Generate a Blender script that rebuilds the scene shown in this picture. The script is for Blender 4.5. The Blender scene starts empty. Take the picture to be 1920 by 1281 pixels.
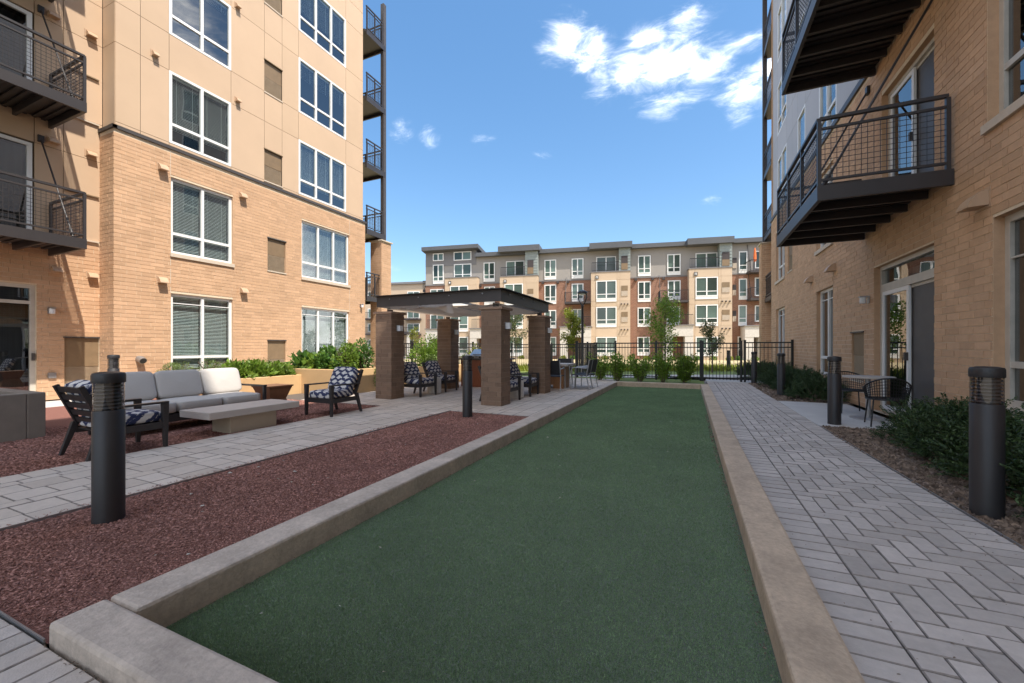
import bpy, math, random
import numpy as np
from mathutils import Vector, Matrix
R = math.radians
random.seed(7); rng = np.random.default_rng(7)
SC = bpy.context.scene
COL = SC.collection
# ------------------------------------------------------------------ camera
FPX, CX, HY, EYE = 760.0, 960.0, 652.0, 1.25
YAW = math.atan((1292 - CX) / FPX); SY, CY = math.sin(YAW), math.cos(YAW)
cam = bpy.data.cameras.new('camera'); co = bpy.data.objects.new('camera', cam); COL.objects.link(co)
co.location = (0, 0, EYE); co.rotation_euler = (R(90), 0, YAW)
cam.sensor_width = 36; cam.lens = FPX / 1920 * 36; cam.shift_y = (HY - 640.5) / 1920
cam.clip_start = .05; cam.clip_end = 2000
SC.camera = co
def ray(u, v):
    x = (u - CX) / FPX
    return Vector((x * CY - SY, x * SY + CY, -(v - HY) / FPX))
def gp(u, v, z=0.):                        # pixel -> point on the level z
    d = ray(u, v); t = (z - EYE) / d.z; return Vector((d.x * t, d.y * t, z))
def at_depth(u, D):                        # pixel column -> ground point D metres ahead
    d = ray(u, HY); return Vector((d.x * D, d.y * D, 0))
# ------------------------------------------------------------------ light
SUN = Vector((.58, -.20, 1.0)).normalized()
EL = math.asin(SUN.z)
sl = bpy.data.lights.new('sun', 'SUN'); sl.energy = 2.55; sl.angle = R(.53); sl.color = (1, .93, .83)
so = bpy.data.objects.new('sun', sl); COL.objects.link(so); so.location = (20, -8, 40)
so.rotation_euler = (-SUN).to_track_quat('-Z', 'Y').to_euler()
W = bpy.data.worlds.new('World'); SC.world = W; W.use_nodes = True
SKY_STRENGTH, SKY_GAMMA, SKY_SAT, SKY_VAL = .15, .72, 1.42, .82
SC.view_settings.view_transform = 'Standard'; SC.view_settings.look = 'None'
SC.view_settings.exposure = 1.58; SC.view_settings.gamma = 1
SC.render.resolution_x, SC.render.resolution_y = 1024, 683
SC.cycles.caustics_reflective = False; SC.cycles.caustics_refractive = False
SC.cycles.max_bounces = 10; SC.cycles.diffuse_bounces = 5; SC.cycles.transparent_max_bounces = 16
def bank_px(u, v, ru, rv, w):
    d = ray(u, v); h = math.hypot(d.x, d.y); return (math.atan2(d.x, d.y), d.z / h, ru * 1.18 / FPX / h / h, rv * 1.12 / FPX / h, w * 1.05)
def build_world():
    nt = W.node_tree; nt.nodes.clear(); N = nt.nodes.new; L = nt.links.new
    def M(op, a, b=None, c=None):
        n = N('ShaderNodeMath'); n.operation = op
        for i, x in enumerate((a, b, c)):
            if x is None: continue
            if isinstance(x, (int, float)): n.inputs[i].default_value = x
            else: L(x, n.inputs[i])
        return n.outputs[0]
    sky = N('ShaderNodeTexSky'); sky.sky_type = 'NISHITA'; sky.sun_disc = False
    sky.sun_elevation = EL; sky.sun_rotation = math.atan2(SUN.x, SUN.y)
    sky.air_density = 1.0; sky.dust_density = .6; sky.ozone_density = 1.6; sky.altitude = 200
    tc = N('ShaderNodeTexCoord'); sp = N('ShaderNodeSeparateXYZ'); L(tc.outputs['Generated'], sp.inputs[0])
    X, Y, Z = sp.outputs
    az = M('ARCTAN2', X, Y)
    el = M('DIVIDE', Z, M('SQRT', M('ADD', M('MULTIPLY', X, X), M('MULTIPLY', Y, Y))))
    cv = N('ShaderNodeCombineXYZ'); L(az, cv.inputs[0]); L(el, cv.inputs[1])
    ns = N('ShaderNodeTexNoise'); ns.inputs['Scale'].default_value = 8; ns.inputs['Detail'].default_value = 12
    ns.inputs['Roughness'].default_value = .66; ns.inputs['Distortion'].default_value = .55
    rt = N('ShaderNodeMapping'); rt.inputs['Rotation'].default_value = (0, 0, R(-38)); rt.inputs['Scale'].default_value = (1.0, 2.0, 1)
    L(cv.outputs[0], rt.inputs[0]); L(rt.outputs[0], ns.inputs['Vector'])
    # cloud banks: azimuth / elevation centres and radii of a broken cumulus and three wisps
    banks = [(1065, 75, 46, 46, 1.0), (1105, 95, 38, 48, 1.0), (1125, 150, 32, 40, .85), (1185, 130, 60, 40, 1.0), (1250, 120, 85, 48, 1.1),
             (1215, 75, 42, 36, .85), (1290, 55, 48, 45, .75), (1320, 130, 58, 40, 1.0), (1245, 195, 50, 34, .75), (1400, 160, 48, 40, 1.0),
             (1385, 200, 30, 32, .7), (1395, 85, 66, 22, .78), (1460, 140, 60, 50, 1.0), (755, 245, 26, 24, .62), (803, 258, 20, 30, .66),
             (1018, 292, 22, 12, .52), (1330, 380, 28, 12, .5), (740, 505, 30, 8, .5), (905, 260, 26, 12, .42),
             (905, 261, 14, 8, .4)]
    banks = [bank_px(*b) for b in banks]
    tot = None
    for (a, e, ra, re, w) in banks:
        q = M('ADD', M('POWER', M('DIVIDE', M('SUBTRACT', az, a), ra), 2), M('POWER', M('DIVIDE', M('SUBTRACT', el, e), re), 2))
        g = M('MULTIPLY', M('EXPONENT', M('MULTIPLY', q, -.8)), w)
        tot = g if tot is None else M('MAXIMUM', tot, g)
    # denser cloud added over the unseen sky, to brighten and whiten the shade
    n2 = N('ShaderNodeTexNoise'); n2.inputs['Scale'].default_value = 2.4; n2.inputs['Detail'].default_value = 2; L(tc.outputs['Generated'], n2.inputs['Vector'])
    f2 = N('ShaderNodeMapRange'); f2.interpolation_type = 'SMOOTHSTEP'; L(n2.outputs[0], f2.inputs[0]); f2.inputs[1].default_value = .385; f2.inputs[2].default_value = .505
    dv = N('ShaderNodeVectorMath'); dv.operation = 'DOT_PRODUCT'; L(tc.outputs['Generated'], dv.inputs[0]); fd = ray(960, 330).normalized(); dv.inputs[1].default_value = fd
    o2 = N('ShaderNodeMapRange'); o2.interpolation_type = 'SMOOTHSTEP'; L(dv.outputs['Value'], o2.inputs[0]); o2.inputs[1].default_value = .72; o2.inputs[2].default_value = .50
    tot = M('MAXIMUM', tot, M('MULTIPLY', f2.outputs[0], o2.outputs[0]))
    den = M('ADD', tot, M('MULTIPLY', M('SUBTRACT', ns.outputs[0], .5), 2.3))
    mr = N('ShaderNodeMapRange'); mr.interpolation_type = 'SMOOTHSTEP'
    L(den, mr.inputs[0]); mr.inputs[1].default_value = .22; mr.inputs[2].default_value = 1.6
    gate = N('ShaderNodeMapRange'); gate.interpolation_type = 'SMOOTHSTEP'; L(tot, gate.inputs[0]); gate.inputs[1].default_value = .10; gate.inputs[2].default_value = .40
    k = M('MULTIPLY', mr.outputs[0], gate.outputs[0])
    k = M('POWER', k, 1.65)
    bc = N('ShaderNodeMixRGB'); bc.inputs[1].default_value = (6.2, 6.25, 6.4, 1); bc.inputs[2].default_value = (7.2, 7.2, 7.2, 1); L(mr.outputs[0], bc.inputs[0])
    gm_ = N('ShaderNodeGamma'); gm_.inputs[1].default_value = SKY_GAMMA; L(sky.outputs[0], gm_.inputs[0])
    sc_ = N('ShaderNodeHueSaturation'); sc_.inputs['Saturation'].default_value = SKY_SAT; sc_.inputs['Value'].default_value = SKY_VAL; L(gm_.outputs[0], sc_.inputs['Color'])
    mx = N('ShaderNodeMixRGB'); L(k, mx.inputs[0]); L(sc_.outputs[0], mx.inputs[1]); L(bc.outputs[0], mx.inputs[2])
    bg = N('ShaderNodeBackground'); L(mx.outputs[0], bg.inputs[0]); bg.inputs[1].default_value = SKY_STRENGTH
    out = N('ShaderNodeOutputWorld'); L(bg.outputs[0], out.inputs[0])
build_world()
# ------------------------------------------------------------------ materials
MATS = {}
def pmat(name, c, rough=.7, c2=None, isl=0., ns=6., na=.12, bs=0., ba=0., metal=0., spec=.5, sheen=0., transl=0., ns2=0., na2=0., stretch=None):
    """procedural principled material: island/object variation, two noises on colour, noise bump"""
    m = bpy.data.materials.new(name); m.use_nodes = True; nt = m.node_tree; N = nt.nodes.new; L = nt.links.new
    b = nt.nodes['Principled BSDF']; b.inputs['Roughness'].default_value = rough; b.inputs['Metallic'].default_value = metal
    b.inputs['Specular IOR Level'].default_value = spec
    if sheen: b.inputs['Sheen Weight'].default_value = sheen; b.inputs['Sheen Roughness'].default_value = .5
    tc = N('ShaderNodeTexCoord'); gm = N('ShaderNodeNewGeometry'); oi = N('ShaderNodeObjectInfo')
    pos = gm.outputs['Position']
    if stretch:
        mp = N('ShaderNodeMapping'); mp.inputs['Scale'].default_value = stretch; L(pos, mp.inputs[0]); pos = mp.outputs[0]
    ad = N('ShaderNodeMath'); ad.operation = 'ADD'; L(gm.outputs['Random Per Island'], ad.inputs[0]); L(oi.outputs['Random'], ad.inputs[1])
    fr = N('ShaderNodeMath'); fr.operation = 'FRACT'; L(ad.outputs[0], fr.inputs[0])
    mx = N('ShaderNodeMixRGB'); mx.inputs[1].default_value = (*c, 1); mx.inputs[2].default_value = (*(c2 or c), 1); L(fr.outputs[0], mx.inputs[0])
    col = mx.outputs[0]
    def scale_by(src, lo, hi, col):
        mr = N('ShaderNodeMapRange'); L(src, mr.inputs[0]); mr.inputs[3].default_value = lo; mr.inputs[4].default_value = hi
        mm = N('ShaderNodeMixRGB'); mm.blend_type = 'MULTIPLY'; mm.inputs[0].default_value = 1; L(col, mm.inputs[1]); L(mr.outputs[0], mm.inputs[2]); return mm.outputs[0]
    if isl:
        wn = N('ShaderNodeTexWhiteNoise'); wn.noise_dimensions = '1D'; L(fr.outputs[0], wn.inputs['W'])
        col = scale_by(wn.outputs[0], 1 - isl, 1 + isl, col)
    for s, a in ((ns, na), (ns2, na2)):
        if a:
            n = N('ShaderNodeTexNoise'); n.inputs['Scale'].default_value = s; n.inputs['Detail'].default_value = 6; n.inputs['Roughness'].default_value = .6; L(pos, n.inputs['Vector'])
            mr = N('ShaderNodeMapRange'); L(n.outputs[0], mr.inputs[0]); mr.inputs[1].default_value = .25; mr.inputs[2].default_value = .75
            mr.inputs[3].default_value = 1 - a; mr.inputs[4].default_value = 1 + a
            mm = N('ShaderNodeMixRGB'); mm.blend_type = 'MULTIPLY'; mm.inputs[0].default_value = 1; L(col, mm.inputs[1]); L(mr.outputs[0], mm.inputs[2]); col = mm.outputs[0]
    L(col, b.inputs['Base Color'])
    if ba:
        n = N('ShaderNodeTexNoise'); n.inputs['Scale'].default_value = bs; n.inputs['Detail'].default_value = 5; L(pos, n.inputs['Vector'])
        bp = N('ShaderNodeBump'); bp.inputs['Strength'].default_value = ba; bp.inputs['Distance'].default_value = .01; L(n.outputs[0], bp.inputs['Height']); L(bp.outputs[0], b.inputs['Normal'])
    if transl:
        t = N('ShaderNodeBsdfTranslucent'); L(col, t.inputs[0]); ms = N('ShaderNodeMixShader'); ms.inputs[0].default_value = transl
        out = nt.nodes['Material Output']; L(b.outputs[0], ms.inputs[1]); L(t.outputs[0], ms.inputs[2]); L(ms.outputs[0], out.inputs[0])
    MATS[name] = m; return m
def glass_mat(name, tint=(.8, .86, .84), ior=1.55, boost=.06, refl=(1, 1, 1)):
    m = bpy.data.materials.new(name); m.use_nodes = True; nt = m.node_tree; nt.nodes.clear(); N = nt.nodes.new; L = nt.links.new
    t = N('ShaderNodeBsdfTransparent'); t.inputs[0].default_value = (*tint, 1)
    g = N('ShaderNodeBsdfGlossy'); g.inputs['Roughness'].default_value = .0; g.inputs[0].default_value = (*refl, 1)
    gm = N('ShaderNodeNewGeometry')
    ns = N('ShaderNodeTexNoise'); ns.inputs['Scale'].default_value = .9; L(gm.outputs['Position'], ns.inputs['Vector'])
    bp = N('ShaderNodeBump'); bp.inputs['Strength'].default_value = .05; bp.inputs['Distance'].default_value = .05; L(ns.outputs[0], bp.inputs['Height']); L(bp.outputs[0], g.inputs['Normal'])
    dt = N('ShaderNodeVectorMath'); dt.operation = 'DOT_PRODUCT'; L(gm.outputs['Incoming'], dt.inputs[0]); L(gm.outputs['True Normal'], dt.inputs[1])
    def M(op, x, y, z=None):
        n = N('ShaderNodeMath'); n.operation = op
        for i, q in enumerate((x, y, z)):
            if q is None: continue
            if isinstance(q, (int, float)): n.inputs[i].default_value = q
            else: L(q, n.inputs[i])
        return n
    r0 = ((ior - 1) / (ior + 1)) ** 2 * 1.6 + boost          # Schlick, the same from both sides of the pane
    a = M('MULTIPLY_ADD', M('POWER', M('SUBTRACT', 1., M('ABSOLUTE', dt.outputs['Value'], None).outputs[0]).outputs[0], 5.).outputs[0], 1 - r0, r0)
    ms = N('ShaderNodeMixShader'); L(a.outputs[0], ms.inputs[0]); L(t.outputs[0], ms.inputs[1]); L(g.outputs[0], ms.inputs[2])
    o = N('ShaderNodeOutputMaterial'); L(ms.outputs[0], o.inputs[0]); MATS[name] = m
pmat('brick', (.50, .31, .182), .85, (.55, .345, .208), .08, 1.3, .08, 60, .25, ns2=14, na2=.08)
pmat('mortar', (.66, .53, .38), .9, None, 0, 8, .1, 80, .2)
pmat('column_brick', (.205, .132, .088), .85, (.24, .158, .107), .10, 9, .10, 60, .25)
pmat('cladding', (.52, .37, .245), .75, (.54, .385, .26), .02, .8, .05)
pmat('stucco', (.56, .37, .185), .85, None, 0, 2.5, .08, 40, .15)
pmat('grey_panel', (.40, .375, .365), .5, (.43, .40, .39), .03, .7, .05)
pmat('trim_dark', (.06, .052, .050), .5)
pmat('column_cap', (.30,.2,.14), .8, None, 0, 9, .1)
pmat('column_mortar', (.30,.22,.17), .9, None, 0, 8, .1)
pmat('joint_dark', (.10, .075, .05), .9)
pmat('white_frame', (.78, .77, .75), .4, None, 0, 3, .03)
pmat('beige_frame', (.50, .46, .40), .45)
pmat('stone_sill', (.55, .46, .36), .8, None, 0, 14, .08)
pmat('louver_brown', (.20, .135, .075), .6)
pmat('louver_beige', (.36, .28, .195), .6)
pmat('vent_metal', (.46, .31, .20), .5)
pmat('bronze_metal', (.036, .031, .031), .42, None, 0, 4, .08)
pmat('black_metal', (.012, .012, .014), .4)
pmat('galv', (.35, .35, .36), .4, metal=.7)
pmat('bollard_grey', (.024, .0225, .0245), .5, None, 0, 5, .10, 200, .05)
pmat('ring_metal', (.24, .24, .25), .35, metal=.5)
pmat('blind', (.70, .71, .68), .6)
pmat('room', (.035, .036, .036), .9)
pmat('curtain', (.16, .17, .17), .9, ns=30, na=.35, stretch=(1, 1, .02))
pmat('door_screen', (.085, .078, .076), .55, None, 0, 3, .15)
pmat('curb', (.49, .375, .27), .85, None, 0, 4.0, .27, 90, .4, ns2=40, na2=.18)
pmat('curb_grey', (.47, .395, .33), .85, None, 0, 4.0, .25, 70, .4, ns2=36, na2=.18)
pmat('paver', (.43, .38, .34), .85, (.52, .46, .415), .10, 22, .10, 120, .35, ns2=3, na2=.08)
pmat('paver_light', (.50, .425, .36), .85, (.57, .495, .43), .06, 22, .08, 120, .3, ns2=3, na2=.08)
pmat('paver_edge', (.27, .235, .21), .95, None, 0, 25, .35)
pmat('joint_sand', (.10, .083, .07), .95, None, 0, 60, .3)
pmat('concrete', (.52, .49, .46), .85, None, 0, 3, .08, 60, .1)
pmat('pot_concrete', (.21, .18, .15), .8, None, 0, 3, .18, 40, .1)
pmat('rubber', (.17, .068, .048), .9, (.42, .21, .165), .25, 40, .25, ns2=1.6, na2=.22)
pmat('rubber_base', (.20, .085, .065), .95, None, 0, 90, .55, 120, .9)
pmat('bark', (.085, .055, .038), .9, (.30, .215, .155), .3, 40, .2)
pmat('bark_base', (.09, .058, .038), .95, None, 0, 60, .5, 90, .9)
pmat('turf', (.075, .115, .062), .95, None, 0, 170, .38, 260, 1.0, sheen=.3, ns2=1.1, na2=.10)
pmat('turf_blade', (.125, .215, .108), .8, (.27, .375, .20), .2, 1.0, .16, transl=.2, ns2=4.5, na2=.10)
pmat('grass', (.17, .22, .05), .9, None, 0, 1.5, .25, ns2=60, na2=.3)
pmat('lawn_dry', (.40, .32, .18), .95, None, 0, 2, .2, ns2=40, na2=.2)
pmat('ground', (.22, .19, .15), .95, None, 0, .3, .15)
pmat('yew', (.018, .038, .010), .6, (.055, .10, .026), .3, 8, .2, transl=.12)
pmat('leaf', (.11, .20, .022), .5, (.20, .30, .04), .3, 3, .2, transl=.4)
pmat('leaf_deep', (.05, .125, .02), .5, (.11, .22, .035), .3, 3, .2, transl=.35)
pmat('leaf_bright', (.15, .26, .03), .5, (.26, .38, .05), .25, 3, .2, transl=.45)
pmat('leaf_juniper', (.10, .16, .035), .6, (.19, .26, .07), .3, 3, .2, transl=.25)
pmat('leaf_yellow', (.16, .21, .02), .5, (.30, .30, .03), .25, 3, .2, transl=.4)
pmat('leaf_olive', (.05, .075, .02), .5, (.12, .14, .04), .3, 3, .2, transl=.35)
pmat('bark_trunk', (.16, .12, .09), .9, None, 0, 30, .3)
pmat('dry_leaf', (.30, .26, .20), .8, (.55, .52, .46), .2)
pmat('soil', (.05, .035, .025), .95, None, 0, 40, .3)
pmat('furniture', (.030, .026, .026), .42, None, 0, 20, .12, stretch=(1, 1, 6))
pmat('sofa_fabric', (.50, .47, .44), .9, None, 0, 300, .10, 500, .2)
pmat('table_stone', (.46, .41, .37), .6, None, 0, 4, .06)
pmat('table_base', (.40, .32, .235), .7, None, 0, 4, .06)
pmat('wood_brown', (.17, .085, .045), .55, (.20, .10, .055), .1, 12, .25, stretch=(6, 6, 1))
pmat('wood_teak', (.38, .19, .085), .5, (.42, .22, .10), .1, 12, .25, stretch=(5, 5, .6))
pmat('wood_red', (.24, .075, .03), .5, (.28, .09, .04), .1, 12, .25, stretch=(5, 5, .6))
pmat('stainless', (.62, .60, .57), .28, metal=.9)
pmat('alu', (.42, .42, .43), .4, metal=.5)
pmat('mesh_black', (.02, .02, .024), .7)
pmat('white_pot', (.62, .60, .57), .6)
pmat('canvas', (.72, .65, .58), .85, None, 0, 3, .05, transl=.45)
pmat('lamp_white', (.7, .7, .7), .4)
pmat('far_tan', (.50, .38, .265), .8, (.52, .395, .28), .03, .5, .05)
pmat('far_taupe', (.28, .255, .235), .8, (.30, .275, .25), .02, .5, .05)
pmat('far_grey', (.185, .175, .175), .8, None, 0, .5, .05)
pmat('far_siding', (.25, .28, .265), .75, (.27, .30, .285), .04)
pmat('far_roof', (.085, .088, .095), .6, None, 0, .6, .08)
pmat('far_white', (.56, .52, .47), .8)
pmat('far_dark', (.05, .04, .04), .8)
pmat('far_beige', (.42, .345, .27), .8)
pmat('plaque_dark', (.03, .03, .03), .6)
pmat('orange_cloth', (.75, .16, .04), .8)
pmat('clear', (.6, .6, .6), .2)
glass_mat('glass', (.72, .80, .80), 1.52, .10)
glass_mat('glass_dark', (.30, .33, .34), 1.52, .14)
glass_mat('lens', (.62, .62, .64), 1.45, .03)
def far_glass():
    m = pmat('far_glass', (.025, .04, .035), .06, (.13, .19, .165), .2, .25, .35); MATS['far_glass'] = m
far_glass()
def far_brick():
    m = bpy.data.materials.new('far_brick'); m.use_nodes = True; nt = m.node_tree; N = nt.nodes.new; L = nt.links.new
    b = nt.nodes['Principled BSDF']; b.inputs['Roughness'].default_value = .85
    tc = N('ShaderNodeTexCoord'); mp = N('ShaderNodeMapping'); mp.inputs['Rotation'].default_value = (R(-90), 0, 0); L(tc.outputs['Object'], mp.inputs[0])
    br = N('ShaderNodeTexBrick'); br.inputs['Color1'].default_value = (.25, .12, .075, 1); br.inputs['Color2'].default_value = (.19, .085, .055, 1); br.inputs['Mortar'].default_value = (.36, .25, .18, 1)
    br.inputs['Scale'].default_value = 1; br.inputs['Brick Width'].default_value = .30; br.inputs['Row Height'].default_value = .10; br.inputs['Mortar Size'].default_value = .008; br.inputs['Bias'].default_value = -.2
    L(mp.outputs[0], br.inputs['Vector']); L(br.outputs[0], b.inputs['Base Color']); MATS['far_brick'] = m
far_brick()
def ikat():
    m = bpy.data.materials.new('ikat'); m.use_nodes = True; nt = m.node_tree; N = nt.nodes.new; L = nt.links.new
    b = nt.nodes['Principled BSDF']; b.inputs['Roughness'].default_value = .9
    tc = N('ShaderNodeTexCoord'); sp = N('ShaderNodeSeparateXYZ')
    nz = N('ShaderNodeTexNoise'); nz.inputs['Scale'].default_value = 28; nz.inputs['Detail'].default_value = 3; L(tc.outputs['Object'], nz.inputs['Vector'])
    va = N('ShaderNodeMixRGB'); va.blend_type = 'ADD'; va.inputs[0].default_value = .055; L(tc.outputs['Object'], va.inputs[1]); L(nz.outputs['Color'], va.inputs[2]); L(va.outputs[0], sp.inputs[0])
    def M(op, a, bb=None):
        n = N('ShaderNodeMath'); n.operation = op
        for i, x in enumerate((a, bb)):
            if x is None: continue
            if isinstance(x, (int, float)): n.inputs[i].default_value = x
            else: L(x, n.inputs[i])
        return n.outputs[0]
    u = M('MULTIPLY', sp.outputs[0], 5.6); v = M('MULTIPLY', M('ADD', sp.outputs[1], sp.outputs[2]), 8.4)
    row = M('FLOOR', v); u2 = M('ADD', u, M('MULTIPLY', M('MODULO', row, 2), .5))
    d = M('ADD', M('ABSOLUTE', M('SUBTRACT', M('FRACT', u2), .5)), M('MULTIPLY', M('ABSOLUTE', M('SUBTRACT', M('FRACT', v), .5)), .9))
    n2 = N('ShaderNodeTexNoise'); n2.inputs['Scale'].default_value = 55; n2.inputs['Detail'].default_value = 2; L(tc.outputs['Object'], n2.inputs['Vector'])
    e = M('ADD', d, M('MULTIPLY', M('SUBTRACT', n2.outputs[0], .5), .35))
    rp = N('ShaderNodeValToRGB'); L(e, rp.inputs[0]); el = rp.color_ramp.elements
    el[0].position = .38; el[0].color = (.60, .58, .56, 1); el[1].position = .49; el[1].color = (.022, .030, .085, 1)
    L(rp.outputs[0], b.inputs['Base Color']); MATS['ikat'] = m
ikat()
# ------------------------------------------------------------------ mesh helpers
QB = [(0, 3, 2, 1), (4, 5, 6, 7), (0, 1, 5, 4), (1, 2, 6, 5), (2, 3, 7, 6), (3, 0, 4, 7)]
def np_mesh(name, V, F_, mat, smooth=False):
    me = bpy.data.meshes.new(name); k = F_.shape[1]; me.vertices.add(len(V)); me.vertices.foreach_set('co', np.ascontiguousarray(V, dtype=np.float32).ravel())
    me.loops.add(F_.size); me.loops.foreach_set('vertex_index', F_.astype(np.int32).ravel()); me.polygons.add(len(F_))
    me.polygons.foreach_set('loop_start', np.arange(0, F_.size, k, dtype=np.int32))
    me.materials.append(MATS[mat]); me.update(calc_edges=True); me.validate(); return me
class Fr:                                              # a facade frame: s along the wall, z up, d outwards
    def __init__(s, O, ex, n): s.O, s.ex, s.n = Vector(O), Vector(ex), Vector(n); s.flip = s.ex.cross(Vector((0, 0, 1))).dot(s.n) < 0
    def P(s, a, z, d): p = s.O + s.ex * a + s.n * d; return (p.x, p.y, p.z + z)
class MB:
    def __init__(s): s.v = []; s.f = []
    def add(s, vs, fs):
        o = len(s.v); s.v += [tuple(p) for p in vs]; s.f += [tuple(i + o for i in q) for q in fs]; return s
    def box(s, x0, x1, y0, y1, z0, z1):
        return s.add([(x0, y0, z0), (x1, y0, z0), (x1, y1, z0), (x0, y1, z0), (x0, y0, z1), (x1, y0, z1), (x1, y1, z1), (x0, y1, z1)], QB)
    def fbox(s, F, a0, a1, z0, z1, d0, d1):
        c = [F.P(a, z, d) for z in (z0, z1) for (a, d) in ((a0, d1), (a1, d1), (a1, d0), (a0, d0))]
        return s.add(c, [q[::-1] for q in QB] if F.flip else QB)
    def quad(s, a, b, c, d): return s.add([a, b, c, d], [(0, 1, 2, 3)])
    def bar(s, p, q, w, h, up=(0, 0, 1)):
        p, q = Vector(p), Vector(q); t = (q - p).normalized(); up = Vector(up)
        if abs(t.dot(up)) > .98: up = Vector((1, 0, 0))
        a = t.cross(up).normalized() * w / 2; b = a.cross(t).normalized() * h / 2
        return s.add([p - a - b, p + a - b, p + a + b, p - a + b, q - a - b, q + a - b, q + a + b, q - a + b], [(0, 1, 2, 3), (7, 6, 5, 4), (0, 4, 5, 1), (1, 5, 6, 2), (2, 6, 7, 3), (3, 7, 4, 0)])
    def tube(s, pts, r, n=8, r2=None):
        pts = [Vector(p) for p in pts]; rings = []; k = len(pts); prev = None
        for i, p in enumerate(pts):
            t = (pts[min(i + 1, k - 1)] - pts[max(i - 1, 0)]).normalized()
            if prev is None:
                up = Vector((0, 0, 1)) if abs(t.z) < .9 else Vector((1, 0, 0)); a = t.cross(up).normalized()
            else: a = (prev - t * prev.dot(t)).normalized()
            prev = a; b = t.cross(a); rr = r if r2 is None else r + (r2 - r) * i / (k - 1)
            rings.append([p + (a * math.cos(2 * math.pi * j / n) + b * math.sin(2 * math.pi * j / n)) * rr for j in range(n)])
        vs = [p for g in rings for p in g]; fs = []
        for i in range(k - 1):
            for j in range(n): fs.append((i * n + j, i * n + (j + 1) % n, (i + 1) * n + (j + 1) % n, (i + 1) * n + j))
        fs.append(tuple(range(n - 1, -1, -1))); fs.append(tuple((k - 1) * n + j for j in range(n)))
        return s.add(vs, fs)
    def lathe(s, prof, n=32, c=(0, 0, 0)):
        vs = []; fs = []; k = len(prof)
        for (r, z) in prof:
            for j in range(n): vs.append((c[0] + r * math.cos(2 * math.pi * j / n), c[1] + r * math.sin(2 * math.pi * j / n), c[2] + z))
        for i in range(k - 1):
            for j in range(n): fs.append((i * n + j, i * n + (j + 1) % n, (i + 1) * n + (j + 1) % n, (i + 1) * n + j))
        fs.append(tuple(range(n - 1, -1, -1))); fs.append(tuple((k - 1) * n + j for j in range(n)))
        return s.add(vs, fs)
    def cushion(s, c, sz, e=.32, rx=0., n=14, sag=0.):
        M = Matrix.Rotation(rx, 3, 'X'); vs = []; fs = []; m = n * 2
        def pw(x): return math.copysign(abs(x) ** e, x)
        for i in range(n + 1):
            ph = -math.pi / 2 + math.pi * i / n
            for j in range(m):
                th = 2 * math.pi * j / m
                p = Vector((pw(math.cos(th)) * abs(math.cos(ph)) ** e * sz[0] / 2, pw(math.sin(th)) * abs(math.cos(ph)) ** e * sz[1] / 2, pw(math.sin(ph)) * sz[2] / 2))
                p.z *= 1 + .16 * (math.cos(p.x / sz[0] * math.pi) * math.cos(p.y / sz[1] * math.pi) - .5)
                vs.append(M @ p + Vector(c))
        for i in range(n):
            for j in range(m): fs.append((i * m + j, i * m + (j + 1) % m, (i + 1) * m + (j + 1) % m, (i + 1) * m + j))
        return s.add(vs, fs)
    def mesh(s, name, mat, smooth=False):
        me = bpy.data.meshes.new(name); me.from_pydata(s.v, [], s.f); me.materials.append(MATS[mat])
        if smooth: me.polygons.foreach_set('use_smooth', [True] * len(me.polygons))
        me.update(); return me
    def part(s, name, mat, parent=None, smooth=False, bevel=0., kind=None, auto=False):
        o = link(name, s.mesh(name, mat, smooth or auto), parent)
        if bevel:
            b = o.modifiers.new('bevel', 'BEVEL'); b.width = bevel; b.segments = 2; b.limit_method = 'ANGLE'
        if auto: o.data.set_sharp_from_angle(angle=R(40))
        if kind: o['kind'] = kind
        return o
WLOC = {}
def link(name, me, parent=None):
    o = bpy.data.objects.new(name, me); COL.objects.link(o)
    if parent is not None:
        o.parent = parent
        if parent.name in WLOC: o.matrix_parent_inverse = Matrix.Translation(-WLOC[parent.name])
    return o
def tag(o, label=None, cat=None, group=None, kind=None):
    if label: o['label'] = label
    if cat: o['category'] = cat
    if group: o['group'] = group
    if kind: o['kind'] = kind
    return o
def thing(name, label, cat, loc=(0, 0, 0), group=None, world=False, rz=0.):
    """an Empty at the base; world=True: its parts are written in world coordinates"""
    o = bpy.data.objects.new(name, None); COL.objects.link(o); o.location = loc; o.rotation_euler = (0, 0, rz); o.empty_display_size = .2
    if world: WLOC[o.name] = Vector(loc)
    return tag(o, label, cat, group)
def copy_tree(o, parent=None):
    c = o.copy(); COL.objects.link(c)
    if parent is not None: c.parent = parent
    for ch in o.children: copy_tree(ch, c)
    return c
def structure(name, mb, mat, **k):
    o = mb.part(name, mat, **k); o['kind'] = 'structure'; return o
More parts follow.
